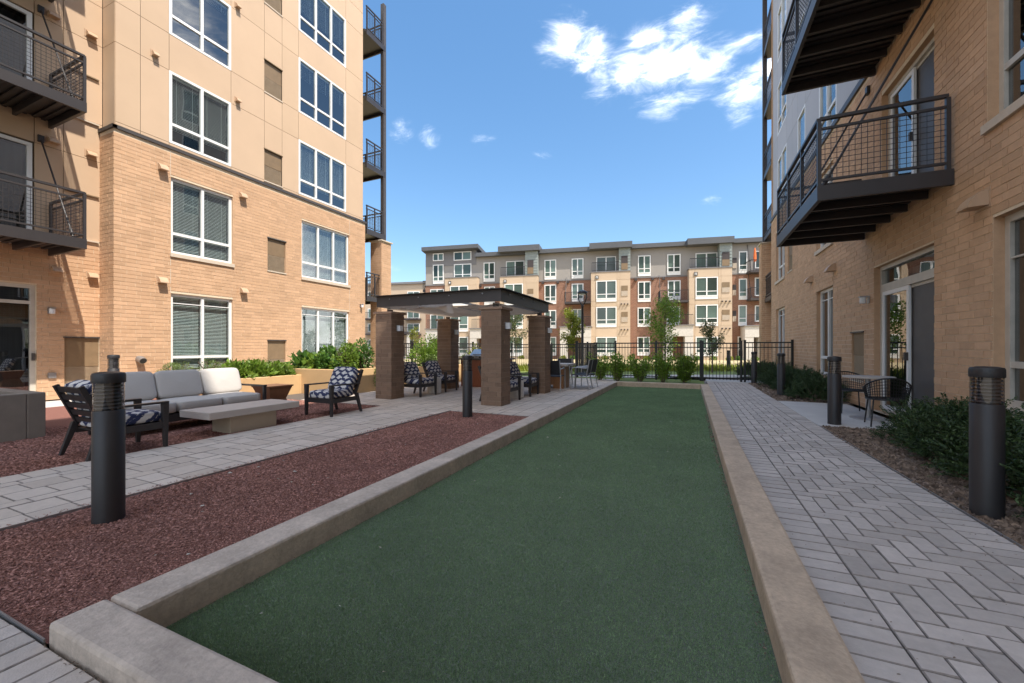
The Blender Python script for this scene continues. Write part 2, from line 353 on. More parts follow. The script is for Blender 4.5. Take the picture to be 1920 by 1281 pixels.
# walls with openings in a facade frame
def wall_sheet(F, a0, a1, z0, z1, holes, rev, d=0., side=None):
    mb = MB(); rv = MB(); ss = sorted({a0, a1, *[q for h in holes for q in h[:2] if a0 < q < a1]}); zs = sorted({z0, z1, *[q for h in holes for q in h[2:4] if z0 < q < z1]})
    for i in range(len(ss) - 1):
        for j in range(len(zs) - 1):
            cs, cz = (ss[i] + ss[i + 1]) / 2, (zs[j] + zs[j + 1]) / 2
            if any(h[0] < cs < h[1] and h[2] < cz < h[3] for h in holes): continue
            q = [F.P(ss[i], zs[j], d), F.P(ss[i + 1], zs[j], d), F.P(ss[i + 1], zs[j + 1], d), F.P(ss[i], zs[j + 1], d)]
            mb.quad(*(q[::-1] if F.flip else q))
    for h in holes:
        b0, b1, y0, y1 = h[:4]; rv = MB()
        for (p, q) in (((b0, y0), (b1, y0)), ((b1, y0), (b1, y1)), ((b1, y1), (b0, y1)), ((b0, y1), (b0, y0))):
            (rv if side else mb).quad(F.P(*p, d), F.P(*q, d), F.P(*q, d - rev), F.P(*p, d - rev))
        if side: rv.part('reveal', 'brick', side)
    return mb
CR, BL = .1016, .3048
def brick_rects(a0, a1, z0, z1, holes, phase=0.):
    out = []; J = .010
    for k in range(int(math.ceil(z0 / CR - 1e-6)), int(z1 / CR + 1e-6)):
        zb, zt = k * CR + J / 2, (k + 1) * CR - J / 2
        spans = [(a0, a1)]
        for h in holes:
            if zt > h[2] + .012 and zb < h[3] - .012:
                spans = [t for (p, q) in spans for t in ((p, min(q, h[0])), (max(p, h[1]), q)) if t[1] - t[0] > .02]
        st = phase + (BL / 3 if k % 2 else 0.) + (BL * .07 if k % 4 > 1 else 0)
        for (p, q) in spans:
            i = math.floor((p - st) / BL)
            while st + i * BL < q:
                x0, x1 = max(p, st + i * BL), min(q, st + (i + 1) * BL)
                if x1 - x0 > .03: out.append((x0 + (J / 2 if x0 > p else 0), x1 - (J / 2 if x1 < q else 0), zb, zt))
                i += 1
    return out
UNITB = {}
def lay_bricks(F, rects, parent, nsingle, mat='brick', proud=.007, key=None):
    rects = sorted(rects, key=key) if key else rects
    if F not in UNITB:
        mb = MB(); mb.fbox(Fr((0, 0, 0), F.ex, F.n), -.5, .5, -.5, .5, -.5, .5); UNITB[F] = mb.mesh('brick', mat)
    ex, n = F.ex, F.n
    for (x0, x1, zb, zt) in rects[:nsingle]:
        o = link('brick', UNITB[F], parent)
        pr = proud + random.uniform(-.002, .002)
        c = F.P((x0 + x1) / 2, (zb + zt) / 2, pr / 2 - .004); o.location = c
        o.scale = (abs(ex.x) * (x1 - x0) + abs(n.x) * (pr + .008), abs(ex.y) * (x1 - x0) + abs(n.y) * (pr + .008), zt - zb)
    mb = MB()
    for (x0, x1, zb, zt) in rects[nsingle:]:
        pr = proud + random.uniform(-.002, .002)
        mb.fbox(F, x0, x1, zb, zt, -.004, pr)
    if mb.v: mb.part('brick_field', mat, parent, kind='stuff')
# windows: frame > pane, blind, sill, interior
def window(F, parent, a0, a1, z0, z1, cols=2, rails=(), rec=.06, fw=.055, mw=.07, mat='white_frame', glass='glass', blind=0., curtain=False, sill=0., thin=(), interior=True, name='window', depth=.9, dep=.07):
    fr = MB(); f0, f1 = -rec - dep, -rec
    fr.fbox(F, a0, a1, z1 - fw, z1, f0, f1); fr.fbox(F, a0, a1, z0, z0 + fw, f0, f1)
    fr.fbox(F, a0, a0 + fw, z0 + fw, z1 - fw, f0, f1); fr.fbox(F, a1 - fw, a1, z0 + fw, z1 - fw, f0, f1)
    iw = (a1 - a0 - 2 * fw - mw * (cols - 1)) / cols; xs = []
    for i in range(cols):
        x = a0 + fw + i * (iw + mw); xs.append((x, x + iw))
        if i: fr.fbox(F, x - mw, x, z0 + fw, z1 - fw, f0, f1 + .008)
    rl = sorted([(z, .075) for z in rails] + [(z, .022) for z in thin])
    for (z, w) in rl:
        for (p, q) in xs: fr.fbox(F, p, q, z - w / 2, z + w / 2, f0 + .01, f1 - .006)
    w = fr.part(name, mat, parent)
    zz = [z0 + fw] + [t for (z, q) in rl for t in (z - q / 2, z + q / 2)] + [z1 - fw]
    for (p, q) in xs:
        for k in range(0, len(zz), 2):
            m = MB(); m.quad(F.P(p, zz[k], f0 + .03), F.P(q, zz[k], f0 + .03), F.P(q, zz[k + 1], f0 + .03), F.P(p, zz[k + 1], f0 + .03))
            m.part('pane', glass, w)
    if blind > 0:
        for (p, q) in xs:
            zlo = z1 - fw - (z1 - z0 - 2 * fw) * blind; m = MB(); z = z1 - fw - .05
            m.fbox(F, p + .005, q - .005, z1 - fw - .04, z1 - fw - .002, f0 - .07, f0 - .03)
            while z > zlo:
                b = F.P(p + .01, z, f0 - .075), F.P(q - .01, z, f0 - .075), F.P(q - .01, z - .028, f0 - .035), F.P(p + .01, z - .028, f0 - .035)
                m.quad(*b); z -= .043
            for t in (.22, .78): m.fbox(F, p + (q - p) * t, p + (q - p) * t + .006, zlo, z1 - fw - .04, f0 - .055, f0 - .05)
            m.part('blind', 'blind', w)
    if curtain:
        m = MB(); m.fbox(F, a0 + fw, a1 - fw, z0 + fw, z1 - fw, f0 - .2, f0 - .18); m.part('curtain', 'curtain', w)
    if sill:
        m = MB(); m.fbox(F, a0 - .03, a1 + .03, z0 - sill, z0 + .004, -rec - .05, .05); m.part('sill', 'stone_sill', w)
    if interior:
        m = MB(); e = .3
        A, B_, C_, D_ = [(a0 - e, z0 - e), (a1 + e, z0 - e), (a1 + e, z1 + e), (a0 - e, z1 + e)]
        k0, k1 = f0 - .10, f0 - depth
        c = [F.P(*p, k1) for p in (A, B_, C_, D_)]; m.quad(*c)
        fr4 = [F.P(*p, k0) for p in (A, B_, C_, D_)]
        for i in range(4): m.quad(fr4[i], fr4[(i + 1) % 4], c[(i + 1) % 4], c[i])
        m.part('interior', 'room', w)
    return w
def louver(F, parent, a0, a1, z0, z1, split=.5, d=0.):
    m = MB(); m.fbox(F, a0, a1, z0, z1, d - .06, d - .045); f = m.part('wall_louver', 'louver_beige', parent)
    zm = z0 + (z1 - z0) * split; m = MB(); m.fbox(F, a0, a1, zm, z1, d - .045, d - .03); m.part('upper_grille', 'louver_brown', f)
    m = MB(); k = 0; z = z0 + .02
    while z < zm - .02: m.fbox(F, a0 + .02, a1 - .02, z, z + .012, d - .045, d - .030); z += .03
    m.part('grille_slats', 'louver_beige', f, kind='stuff')
    m = MB(); m.fbox(F, a0 - .02, a1 + .02, z1, z1 + .03, d - .04, d + .03); m.part('cap', 'trim_dark' if d == 0 else 'louver_brown', f)
    m = MB(); m.fbox(F, a0 - .02, a1 + .02, z0 - .04, z0, d - .04, d + .03); m.part('sill', 'stone_sill', f)
def vent(F, parent, a, z, w=.2, h=.17, p=.16, mat='vent_metal', d=0.):
    m = MB(); prof = [(0, h), (.03, h), (p * .45, h * .85), (p * .8, h * .5), (p, h * .12), (p, 0), (0, h * .05)]
    n = len(prof); vs = [F.P(a + s, z + q, d + e + .006) for s in (-w / 2, w / 2) for (e, q) in prof]
    fs = [tuple(range(n)), tuple(range(2 * n - 1, n - 1, -1))] + [(i, i + n, (i + 1) % n + n, (i + 1) % n) for i in range(n)]
    m.add(vs, fs); o = m.part('vent_hood', mat, parent)
    m = MB(); m.fbox(F, a - w / 2 - .025, a + w / 2 + .025, z - .02, z + h + .03, d + .002, d + .012); m.part('flange', mat, o)
def balcony(F, parent, a0, a1, zb, proj, rods=(), joist_w=.10, front_posts=2, fh=.22, mesh_side=(True, True), d0=.02, mat='bronze_metal', rodz=2.7, wire=.0065, pitch=.072):
    """steel deck hung on rods: deck > fascia, joist, railing pieces"""
    zt = zb + fh; m = MB(); m.fbox(F, a0 + .06, a1 - .06, zt - .05, zt - .01, d0, proj - .06); bal = m.part('balcony', mat, parent)
    m = MB(); x = a0 + .1                                       # corrugated deck pan ribs
    while x < a1 - .1: m.fbox(F, x, x + .07, zt - .085, zt - .052, d0 + .01, proj - .07); x += .15
    m.part('deck_ribs', mat, bal, kind='stuff')
    for (p, q, e0, e1) in ((a0, a0 + .06, d0, proj - .06), (a1 - .06, a1, d0, proj - .06), (a0, a1, proj - .06, proj)):
        m = MB(); m.fbox(F, p, q, zb, zt, e0, e1); m.part('fascia', mat, bal)
    k = max(1, int(round((a1 - a0) / .62)))
    for i in range(1, k):
        s = a0 + (a1 - a0) * i / k; m = MB(); m.fbox(F, s - .03, s + .03, zb + .015, zt - .086, d0 + .02, proj - .065); m.part('joist', mat, bal)
    rh = zt + 1.04; ps = [(a0 + .03, proj - .03), (a1 - .03, proj - .03), (a0 + .03, d0 + .05), (a1 - .03, d0 + .05)]
    for i in range(1, front_posts): ps.append((a0 + (a1 - a0) * i / front_posts, proj - .03))
    for (s, d) in ps:
        m = MB(); m.fbox(F, s - .025, s + .025, zt, rh - .045, d - .025, d + .025); m.part('rail_post', mat, bal)
    runs = [((a0 + .03, proj - .03), (a1 - .03, proj - .03)), ((a0 + .03, d0 + .05), (a0 + .03, proj - .03)), ((a1 - .03, d0 + .05), (a1 - .03, proj - .03))]
    for (p, q) in runs:
        P = lambda z, t: Vector(F.P(p[0] + (q[0] - p[0]) * t, z, p[1] + (q[1] - p[1]) * t))
        m = MB(); m.bar(P(rh - .02, 0), P(rh - .02, 1), .06, .045); m.part('top_rail', mat, bal)
        m = MB(); m.bar(P(rh - .17, 0), P(rh - .17, 1), .035, .035); m.part('mid_rail', mat, bal)
        m = MB(); m.bar(P(zt + .09, 0), P(zt + .09, 1), .035, .035); m.part('bottom_rail', mat, bal)
        Lr = (P(0, 1) - P(0, 0)).length; m = MB(); n = int(Lr / pitch)
        for i in range(1, n): m.bar(P(zt + .10, i / n), P(rh - .18, i / n), wire, wire)
        nz = int(.78 / pitch)
        for i in range(1, nz): z = zt + .09 + .78 * i / nz; m.bar(P(z, 0), P(z, 1), wire, wire)
        m.part('wire_mesh', mat, bal, kind='stuff')
    for s in rods:
        m = MB(); p, q = F.P(s, zt + rodz, .03), F.P(s, zt + .03, proj - .12); m.tube([p, q], .018, 8); m.fbox(F, s - .05, s + .05, zt + rodz - .08, zt + rodz + .08, .006, .06); m.tube([Vector(q) + (Vector(p) - Vector(q)) * .02, Vector(q) + (Vector(p) - Vector(q)) * .08], .032, 8)
        m.part('tie_rod', mat, bal)
    return bal
def near_key(F):
    return lambda r: (Vector(F.P((r[0] + r[1]) / 2, (r[2] + r[3]) / 2, 0)) - Vector((0, 0, EYE))).length
# ================================================================== GROUND AND PAVING
XCO, XCI, XDI, XDO = -2.505, -2.27, .338, .572           # court kerb: outer / inner, left and right
YN, YNI, YF, YFI = .79, .985, 14.45, 14.22
m = MB(); m.add([(-300, -60, -.16), (300, -60, -.16), (300, 500, -.16), (-300, 500, -.16)], [(0, 1, 2, 3)]); structure('ground', m, 'ground')
def sheet(name, x0, x1, y0, y1, z, mat): return structure(name, MB().add([(x0, y0, z), (x1, y0, z), (x1, y1, z), (x0, y1, z)], [(0, 1, 2, 3)]), mat)
turf = sheet('court_turf', XCI - .02, XDI + .02, YNI - .02, YFI + .02, -.075, 'turf')
def blades():
    """short turf fibres, thinning out where they shrink below a pixel"""
    n = 1150000; x = rng.uniform(XCI + .005, XDI - .005, n); y = .99 + 13.2 * rng.random(n) ** 2.0; D = -x * SY + y * CY; u = CX + FPX * (x * CY + y * SY) / D; v = HY + FPX * (EYE + .07) / D
    k = (v < 1320) & (u > -40) & (u < 1960) & True; x, y = x[k][:700000], y[k][:700000]; n = len(x)
    a = rng.uniform(0, 2 * math.pi, n); w = rng.uniform(.0010, .0019, n) * (1 + .32 * y); h = rng.uniform(.005, .010, n); la = rng.uniform(0, 2 * math.pi, n); l = h * rng.uniform(.1, .9, n)
    V = np.zeros((n, 3, 3)); V[:, 0] = np.column_stack([x - np.cos(a) * w, y - np.sin(a) * w, np.full(n, -.076)]); V[:, 1] = np.column_stack([x + np.cos(a) * w, y + np.sin(a) * w, np.full(n, -.076)]); V[:, 2] = np.column_stack([x + np.cos(la) * l, y + np.sin(la) * l, -.075 + h])
    o = link('turf_fibres', np_mesh('turf_fibres', V.reshape(-1, 3), np.arange(n * 3).reshape(-1, 3), 'turf_blade'), turf); o['kind'] = 'stuff'
blades()
def kerb():
    o = thing('court_kerb', 'low tan concrete kerb framing the green bocce court', 'kerb', (-.97, YN, 0), world=True)
    for (x0, x1, y0, y1, mt) in ((XCO, XDO, YN, YNI - .004, 'curb_grey'), (XCO, XCI, YNI + .004, YF, 'curb_grey'), (XDI, XDO, YNI + .004, YF, 'curb'), (XCI + .002, XDI - .002, YFI, YF - .002, 'curb')):
        mb = MB(); mb.box(x0, x1, y0, y1, -.16, .08); mb.part('kerb_beam', mt, o, bevel=.018)
kerb()
def clip(r, x0, x1, y0, y1):
    r = (max(r[0], x0), min(r[1], x1), max(r[2], y0), min(r[3], y1)); return r if r[1] - r[0] > .03 and r[3] - r[2] > .03 else None
def herring(x0, x1, y0, y1, w=.12):
    out = []
    for i in range(-2, int((x1 - x0) / w) + 2):
        for j in range(-2, int((y1 - y0) / w) + 2):
            t = (i - j) % 4
            if t == 0: r = (x0 + i * w, x0 + (i + 2) * w, y0 + j * w, y0 + (j + 1) * w)
            elif t == 3: r = (x0 + i * w, x0 + (i + 1) * w, y0 + j * w, y0 + (j + 2) * w)
            else: continue
            r = clip(r, x0, x1, y0, y1)
            if r: out.append(r)
    return out
def rows(x0, y0, y1, widths, ln):
    out = []; x = x0
    for k, w in enumerate(widths):
        y = y0 - random.random() * ln
        while y < y1:
            l = ln * (random.choice((.75, 1, 1, 1.25)) if w > .2 else random.choice((1, 1.3)))
            r = clip((x, x + w, y, y + l), x, x + w, y0, y1)
            if r: out.append(r)
            y += l
        x += w
    return out
def two_slot(mb, name, mat, parent, kind=None):
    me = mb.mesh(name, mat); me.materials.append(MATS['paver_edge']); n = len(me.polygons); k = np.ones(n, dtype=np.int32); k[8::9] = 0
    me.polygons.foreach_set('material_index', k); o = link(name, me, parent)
    if kind: o['kind'] = kind
    return o
def paver_geo(mb, x0, x1, y0, y1, z, J=.003, ch=.0045, tilt=0.):
    a0, a1, b0, b1 = x0 + J, x1 - J, y0 + J, y1 - J; dz = random.uniform(-.0018, .0018); q = [random.uniform(-tilt, tilt) for _ in range(4)]
    vs = [(a0, b0, z - .03), (a1, b0, z - .03), (a1, b1, z - .03), (a0, b1, z - .03), (a0, b0, z - ch + dz), (a1, b0, z - ch + dz), (a1, b1, z - ch + dz), (a0, b1, z - ch + dz),
          (a0 + ch, b0 + ch, z + dz + q[0]), (a1 - ch, b0 + ch, z + dz + q[1]), (a1 - ch, b1 - ch, z + dz + q[2]), (a0 + ch, b1 - ch, z + dz + q[3])]
    fs = [(0, 1, 5, 4), (1, 2, 6, 5), (2, 3, 7, 6), (3, 0, 4, 7), (4, 5, 9, 8), (5, 6, 10, 9), (6, 7, 11, 10), (7, 4, 8, 11), (8, 9, 10, 11)]
    mb.add(vs, fs)
def pave(rects, parent, mat, nsingle, z=0.):
    rects = sorted(rects, key=lambda r: math.hypot((r[0] + r[1]) / 2 , (r[2] + r[3]) / 2))
    vis = [r for r in rects if inview((r[0] + r[1]) / 2, (r[2] + r[3]) / 2)]; rest = [r for r in rects if not inview((r[0] + r[1]) / 2, (r[2] + r[3]) / 2)]
    for r in vis[:nsingle]:
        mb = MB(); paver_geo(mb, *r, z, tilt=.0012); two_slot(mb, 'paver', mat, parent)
    mb = MB()
    for r in vis[nsingle:] + rest: paver_geo(mb, *r, z, tilt=.0012)
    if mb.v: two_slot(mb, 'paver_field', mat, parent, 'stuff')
def inview(x, y):
    D = -x * SY + y * CY
    if D < .3: return False
    u = CX + FPX * (x * CY + y * SY) / D; v = HY + FPX * EYE / D
    return -30 < u < 1950 and v < 1310
WX0, WX1 = XDO + .012, XDO + .012 + 11 * .12
walk = sheet('walkway', XDO, WX1, -1, 16.6, -.022, 'joint_sand')
rs = herring(WX0 + .24, WX1 - .24, -.2, 16.5)
y = -.2
while y < 16.4:
    rs += [(WX0, WX0 + .24, y, y + .12), (WX1 - .24, WX1, y, y + .12)]; y += .12
pave(rs, walk, 'paver', 300)
PX0, PX1 = -6.08, -4.33
path = sheet('path', PX0, PX1, -1.5, 6.88, -.022, 'joint_sand')
pave(rows(PX0, -1.2, 6.88, (.30, .15, .30, .30, .15, .30, .25), .26), path, 'paver_light', 300)
plaza = sheet('terrace', -10.6, XCO, 6.88, 17.6, -.022, 'joint_sand')
rp = [r for r in rows(-8.55, 6.88, 16.4, (.30, .15, .30, .30, .15) * 5, .26) if r[1] < XCO + .01 and not (r[1] < -8.35 and r[2] < 10)]
pave(rp, plaza, 'paver_light', 0)
fr = sheet('front_paving', PX1, .57, -1.2, YN - .004, -.022, 'joint_sand')
rf = []; x = PX1 + .02
while x < .45: rf.append((x, x + .125, YN - .25, YN - .012)); x += .125
rf += herring(PX1 + .02, .45, -1.1, YN - .25)
pave(rf, fr, 'paver', 60)
sheet('mulch_strip', PX1, XCO, YN, 6.88, -.012, 'rubber_base')
sheet('mulch_lounge', -12.4, PX0, -1.5, 6.88, -.012, 'rubber_base')
sheet('planting_bed', WX1, 3.36, -1, 7.9, -.014, 'bark_base'); sheet('planting_bed_far', WX1, 3.36, 11.22, 16.95, -.014, 'bark_base')
m = MB(); m.box(WX1 + .005, 3.2, 7.92, 11.2, -.1, .004); structure('patio_slab', m, 'concrete', bevel=.01)
m = MB(); m.box(.6, 3.3, 16.62, 17.9, -.1, -.003); structure('gate_slab', m, 'concrete')
sheet('bed_behind_court', -8, .5, YF + .003, 17.4, -.013, 'grass'); sheet('building_apron', -13.35, -10.6, 6.88, 30, -.05, 'concrete'); sheet('recess_apron', -14.1, -12.4, -3, 6.88, -.03, 'concrete')
def scatter(name, x0, x1, y0, y1, n, lo, hi, asp, mat, zb, avoid=(), fall=1.0):
    """loose chips: little tetra wedges, denser close to the camera"""
    pts = np.column_stack([rng.uniform(x0, x1, n * 3), rng.uniform(y0, y1, n * 3)])
    d = np.hypot(pts[:, 0], pts[:, 1]); w = np.minimum(1, (1.9 / np.maximum(d, .5)) ** fall); keep = rng.random(n * 3) < w; pts = pts[keep][:n]; d = d[keep][:n]; n = len(pts)
    L = rng.uniform(lo, hi, n) * np.minimum(2.2, np.maximum(1, d / 3.0)); a = rng.uniform(0, 2 * math.pi, n); wd = L * rng.uniform(asp * .6, asp * 1.3, n); h = L * rng.uniform(.15, .42, n)
    tx, ty = np.cos(a), np.sin(a); z = zb + rng.uniform(-.002, .004, n); ti = rng.uniform(-.25, .25, n) * L
    V = np.zeros((n, 4, 3))
    for k, (e, f, g) in enumerate(((-.5, -.5, 0), (.5, -.4, 0), (.45, .5, 0), (-.1, .1, 1))):
        V[:, k, 0] = pts[:, 0] + tx * L * e - ty * wd * f; V[:, k, 1] = pts[:, 1] + ty * L * e + tx * wd * f; V[:, k, 2] = z + h * g + (ti * e if g == 0 else 0)
    b = np.arange(n)[:, None] * 4; F_ = np.concatenate([b + np.array([[0, 1, 3]]), b + np.array([[1, 2, 3]]), b + np.array([[2, 0, 3]])], 1).reshape(-1, 3)
    me = np_mesh(name, V.reshape(-1, 3), F_, mat); o = bpy.data.objects.new(name, me); COL.objects.link(o); return o
tag(scatter('rubber_mulch', PX1 + .01, XCO - .005, YN + .02, 6.86, 70000, .008, .017, .6, 'rubber', -.010, fall=1.1), 'dark red rubber mulch between the path and the court kerb', 'mulch', kind='stuff')
tag(scatter('lounge_mulch', -9.2, PX0 - .01, .3, 6.86, 45000, .010, .018, .6, 'rubber', -.010, fall=.3), 'dark red rubber mulch under the sofa and stone table', 'mulch', kind='stuff')
tag(scatter('bark_mulch', WX1 + .01, 3.3, 2.2, 7.88, 24000, .018, .055, .22, 'bark', -.012, fall=.5), 'brown shredded bark around the dark yews beside the walkway', 'mulch', kind='stuff')
tag(scatter('bark_mulch', WX1 + .01, 3.3, 11.24, 16.4, 5000, .03, .07, .25, 'bark', -.012, fall=.1), 'brown shredded bark between the patio slab and the gate', 'mulch', kind='stuff')
def debris():
    for (x0, x1, y0, y1, n, lo, hi, mat, z, lab) in ((PX1 - .10, PX1 - .005, .3, 6.5, 700, .006, .014, 'rubber', .001, 'loose red mulch chips spilled on the edge of the path'), (XDI - .05, XDI - .004, 1.0, 9, 420, .006, .016, 'bark', -.066, 'dark grit along the turf edge below the tan kerb'),
            (XCI + .004, XCI + .04, 1.0, 9, 260, .006, .014, 'bark', -.066, 'dark grit along the turf edge below the grey kerb'), (WX0 + .02, WX1 - .01, 1.7, 9, 260, .005, .013, 'bark', .001, 'scattered bark crumbs on the herringbone walkway'), (XCO, .3, YN - .03, YN - .008, 260, .006, .014, 'bark', -.002, 'dark crumbs in the gap in front of the kerb'),
            (XCI + .1, XDI - .1, 1.2, 8, 26, .010, .022, 'dry_leaf', -.062, 'few dry leaf flecks lying on the green turf'), (PX1 + .1, XCO - .1, 1.0, 6, 30, .012, .026, 'dry_leaf', .006, 'few dry leaf flecks on the red mulch')):
        o = scatter('debris', x0, x1, y0, y1, n, lo, hi, .5, mat, z, fall=.4); tag(o, lab, 'debris', kind='stuff')
debris()
def edging():
    for (p, q, lab) in (((PX1, -1.0), (PX1, 6.88), 'thin metal edging strip between the pale path and red mulch'), ((WX1 + .006, 2), (WX1 + .006, 7.9), 'thin metal edging strip beside the brown bark bed'), ((PX1 + .02, YN - .006), (XCO - .01, YN - .006), 'short metal edging strip meeting the court kerb corner')):
        mb = MB(); mb.bar((*p, -.01), (*q, -.01), .006, .04); tag(mb.part('edging_strip', 'galv'), lab, 'edging')
edging()
# ================================================================== LEFT BUILDING
XL, XR_, YC, YE = -13.3, -14.0, 5.35, 14.0
FL = Fr((XL, 0, 0), (0, 1, 0), (1, 0, 0))
FLR = Fr((XR_, 0, 0), (0, 1, 0), (1, 0, 0))
FRT = Fr((0, YC, 0), (1, 0, 0), (0, -1, 0))             # return face between recess and main facade (s = x)
FEND = Fr((0, YE, 0), (1, 0, 0), (0, 1, 0))
LB = thing('apartment_building', 'tan brick and panel apartment block in full sun behind the planters', 'building', (XL, 9.7, 0), world=True)
ZB = 6.80
H1, S2, H2, S3, H3, S4, H4, S5, H5, S6, H6 = 2.78, 3.90, 6.04, 7.02, 9.05, 10.08, 12.13, 13.15, 15.2, 16.2, 18.25
A0, A1, B0, B1, V0, V1 = 6.58, 8.26, 10.76, 13.08, 9.42, 10.10
holes = [(A0, A1, .52, H1), (A0, A1, S2, H2), (B0, B1, .52, H1), (B0, B1, S2, H2), (V0, V1, .50, 1.49), (V0, V1, 3.92, 5.03)]
wl = wall_sheet(FL, YC, YE, 0, ZB, holes, .16, side=LB).part('wall', 'mortar', LB)
lay_bricks(FL, brick_rects(YC, YE, 0, ZB, [(h[0] - .004, h[1] + .004, h[2], h[3]) for h in holes]), wl, 300, key=near_key(FL))
wr = wall_sheet(FRT, XR_, XL, 0, ZB, [], .1).part('wall', 'mortar', LB)
lay_bricks(FRT, brick_rects(XR_, XL + .006, 0, ZB, [], .1), wr, 0)
DH = (2.95, 4.24, 0.02, 2.72)
rh = [DH, (4.70, 5.34, .12, 1.49)]
wb = wall_sheet(FLR, -3, YC, 0, 3.95, rh, .12).part('wall', 'mortar', LB)
lay_bricks(FLR, brick_rects(-1, YC, 0, 3.95, rh, .05), wb, 120, key=near_key(FLR))
rh2 = [(2.6, 4.17, 3.6, 6.0), (2.6, 4.17, 6.62, 9.02), (2.6, 4.17, 9.65, 12.05)]
wall_sheet(FLR, -3, YC, 3.95, 17.6, rh2, .12, d=-.02).part('wall', 'joint_dark', LB)
def panels(F, ss, zs, holes, parent, mat, d0=-.02, d1=.012, g=.006):
    for i in range(len(ss) - 1):
        for j in range(len(zs) - 1):
            cs, cz = (ss[i] + ss[i + 1]) / 2, (zs[j] + zs[j + 1]) / 2
            if any(h[0] - .01 < cs < h[1] + .01 and h[2] - .01 < cz < h[3] + .01 for h in holes): continue
            mb = MB(); mb.fbox(F, ss[i] + g, ss[i + 1] - g, zs[j] + g, zs[j + 1] - g, d0, d1); mb.part('panel', mat, parent)
FLU = Fr((XL - .10, 0, 0), (0, 1, 0), (1, 0, 0))
uh = [(A0, A1, S3, H3), (A0, A1, S4, H4), (A0, A1, S5, H5), (B0 - .06, B1 - .10, S3, H3), (B0 - .06, B1 - .10, S4, H4), (B0 - .06, B1 - .10, S5, H5),
      (9.37, 10.03, 7.02, 8.10), (9.37, 10.03, 10.08, 11.18), (9.37, 10.03, 13.15, 14.25)]
zsr = [ZB + .14, S3, H3, S4, H4, S5, H5, S6, 17.5]
wu = wall_sheet(FLU, YC + .07, YE - .04, ZB, 17.6, uh, .14).part('wall', 'joint_dark', LB)
panels(FLU, [YC + .06, 5.93, A0, A1, 9.37, 10.03, B0 - .06, B1 - .10, YE - .03], zsr, [(a, b, c, d) for (a, b, c, d) in uh], wu, 'cladding')
for (za, zb_) in ((8.10, H3), (11.18, H4), (14.25, H5)):
    mb = MB(); mb.fbox(FLU, 9.376, 10.024, za + .03, zb_ - .006, -.02, .012); mb.part('panel', 'cladding', wu)
FRU = Fr((0, YC + .07, 0), (1, 0, 0), (0, -1, 0))
panels(FRU, [XR_, XL - .10], [3.95, ZB + .14, H3, S4, H4, S5, H5, S6, 17.5], [], LB, 'cladding')
panels(FLR, [-1, 1.2, 2.55, 4.20, 4.68, YC + .05], [3.98, 6.04, 7.02, H3, S4, H4, S5, H5], [(2.5, 4.21, 3.9, 6.03), (2.5, 4.21, 7.0, 9.04), (2.5, 4.21, 10.0, 12.1)], LB, 'cladding')
mb = MB(); mb.fbox(FL, YC - .05, YE + .05, ZB + .0, ZB + .085, -.15, .045); mb.fbox(FRT, XR_, XL + .045, ZB + .001, ZB + .084, -.05, .045); mb.part('band_cap', 'trim_dark', LB)
mb = MB(); mb.box(-26, XL - 1.4, YC + 1.2, YE - .2, 0, 17.4); mb.part('core', 'room', LB)
mb = MB(); mb.box(-26, XR_ - 1.3, -12, YC + 1.0, 0, 17.4); mb.part('core', 'room', LB)
mb = MB(); mb.box(-26.2, XL + .25, -12, YE + .3, 17.55, 17.85); mb.part('roof', 'trim_dark', LB)
m = MB(); q = [FEND.P(-24, 0, 0), FEND.P(XL, 0, 0), FEND.P(XL, ZB, 0), FEND.P(-24, ZB, 0)]; m.quad(*q); m.quad(FEND.P(-24, ZB, -.03), FEND.P(XL - .1, ZB, -.03), FEND.P(XL - .1, 17.6, -.03), FEND.P(-24, 17.6, -.03)); m.part('wall', 'brick', LB)
for (z0, z1, bl) in ((S3, H3, .80), (S4, H4, .12), (S5, H5, .6)):
    window(FLU, LB, A0, A1, z0, z1, 2, (z0 + (z1 - z0) * .27,), blind=bl, rec=-.02, fw=.07)
    window(FLU, LB, B0 - .06, B1 - .10, z0, z1, 3, (z0 + (z1 - z0) * .27,), blind=bl if bl > .5 else .3, rec=-.02, fw=.07)
window(FL, LB, A0, A1, S2, H2, 2, (S2 + .58,), blind=.98, sill=.10, fw=.075); window(FL, LB, B0, B1, S2, H2, 3, (S2 + .58,), blind=.97, sill=.10, fw=.075)
window(FL, LB, A0, A1, .52, H1, 2, (.98,), blind=.97, thin=(H1 - .27,), sill=.10, fw=.075); window(FL, LB, B0, B1, .52, H1, 3, (.98,), blind=.93, thin=(H1 - .27,), sill=.10, fw=.075)
louver(FL, LB, V0, V1, 3.92, 5.03); louver(FL, LB, V0, V1, .50, 1.49, .35)
for (z0, z1) in ((7.02, 8.10), (10.08, 11.18), (13.15, 14.25)): louver(FLU, LB, 9.37, 10.03, z0, z1, d=.001)
louver(FLR, LB, 4.70, 5.34, .12, 1.49, .48); louver(FLR, LB, 4.72, 5.3, 3.98, 5.1, .45, d=.03); louver(FLR, LB, 4.72, 5.3, 7.0, 8.12, .45, d=.03)
for (a, z) in ((6.37, 6.12), (8.55, 6.10), (6.36, 3.02), (8.58, 3.02)): vent(FL, LB, a, z)
for (a, z) in ((6.24, 9.20), (8.45, 9.18), (6.24, 12.22), (8.45, 12.22)): vent(FLU, LB, a, z, .13, .13, .13, d=.012)
for (a, z) in ((4.56, 3.07), (5.20, 3.03), (4.5, 6.14), (5.17, 6.12), (4.5, 9.15), (5.17, 9.15)): vent(FLR, LB, a, z, .18, .13, .14, d=.012 if z > 4 else 0)
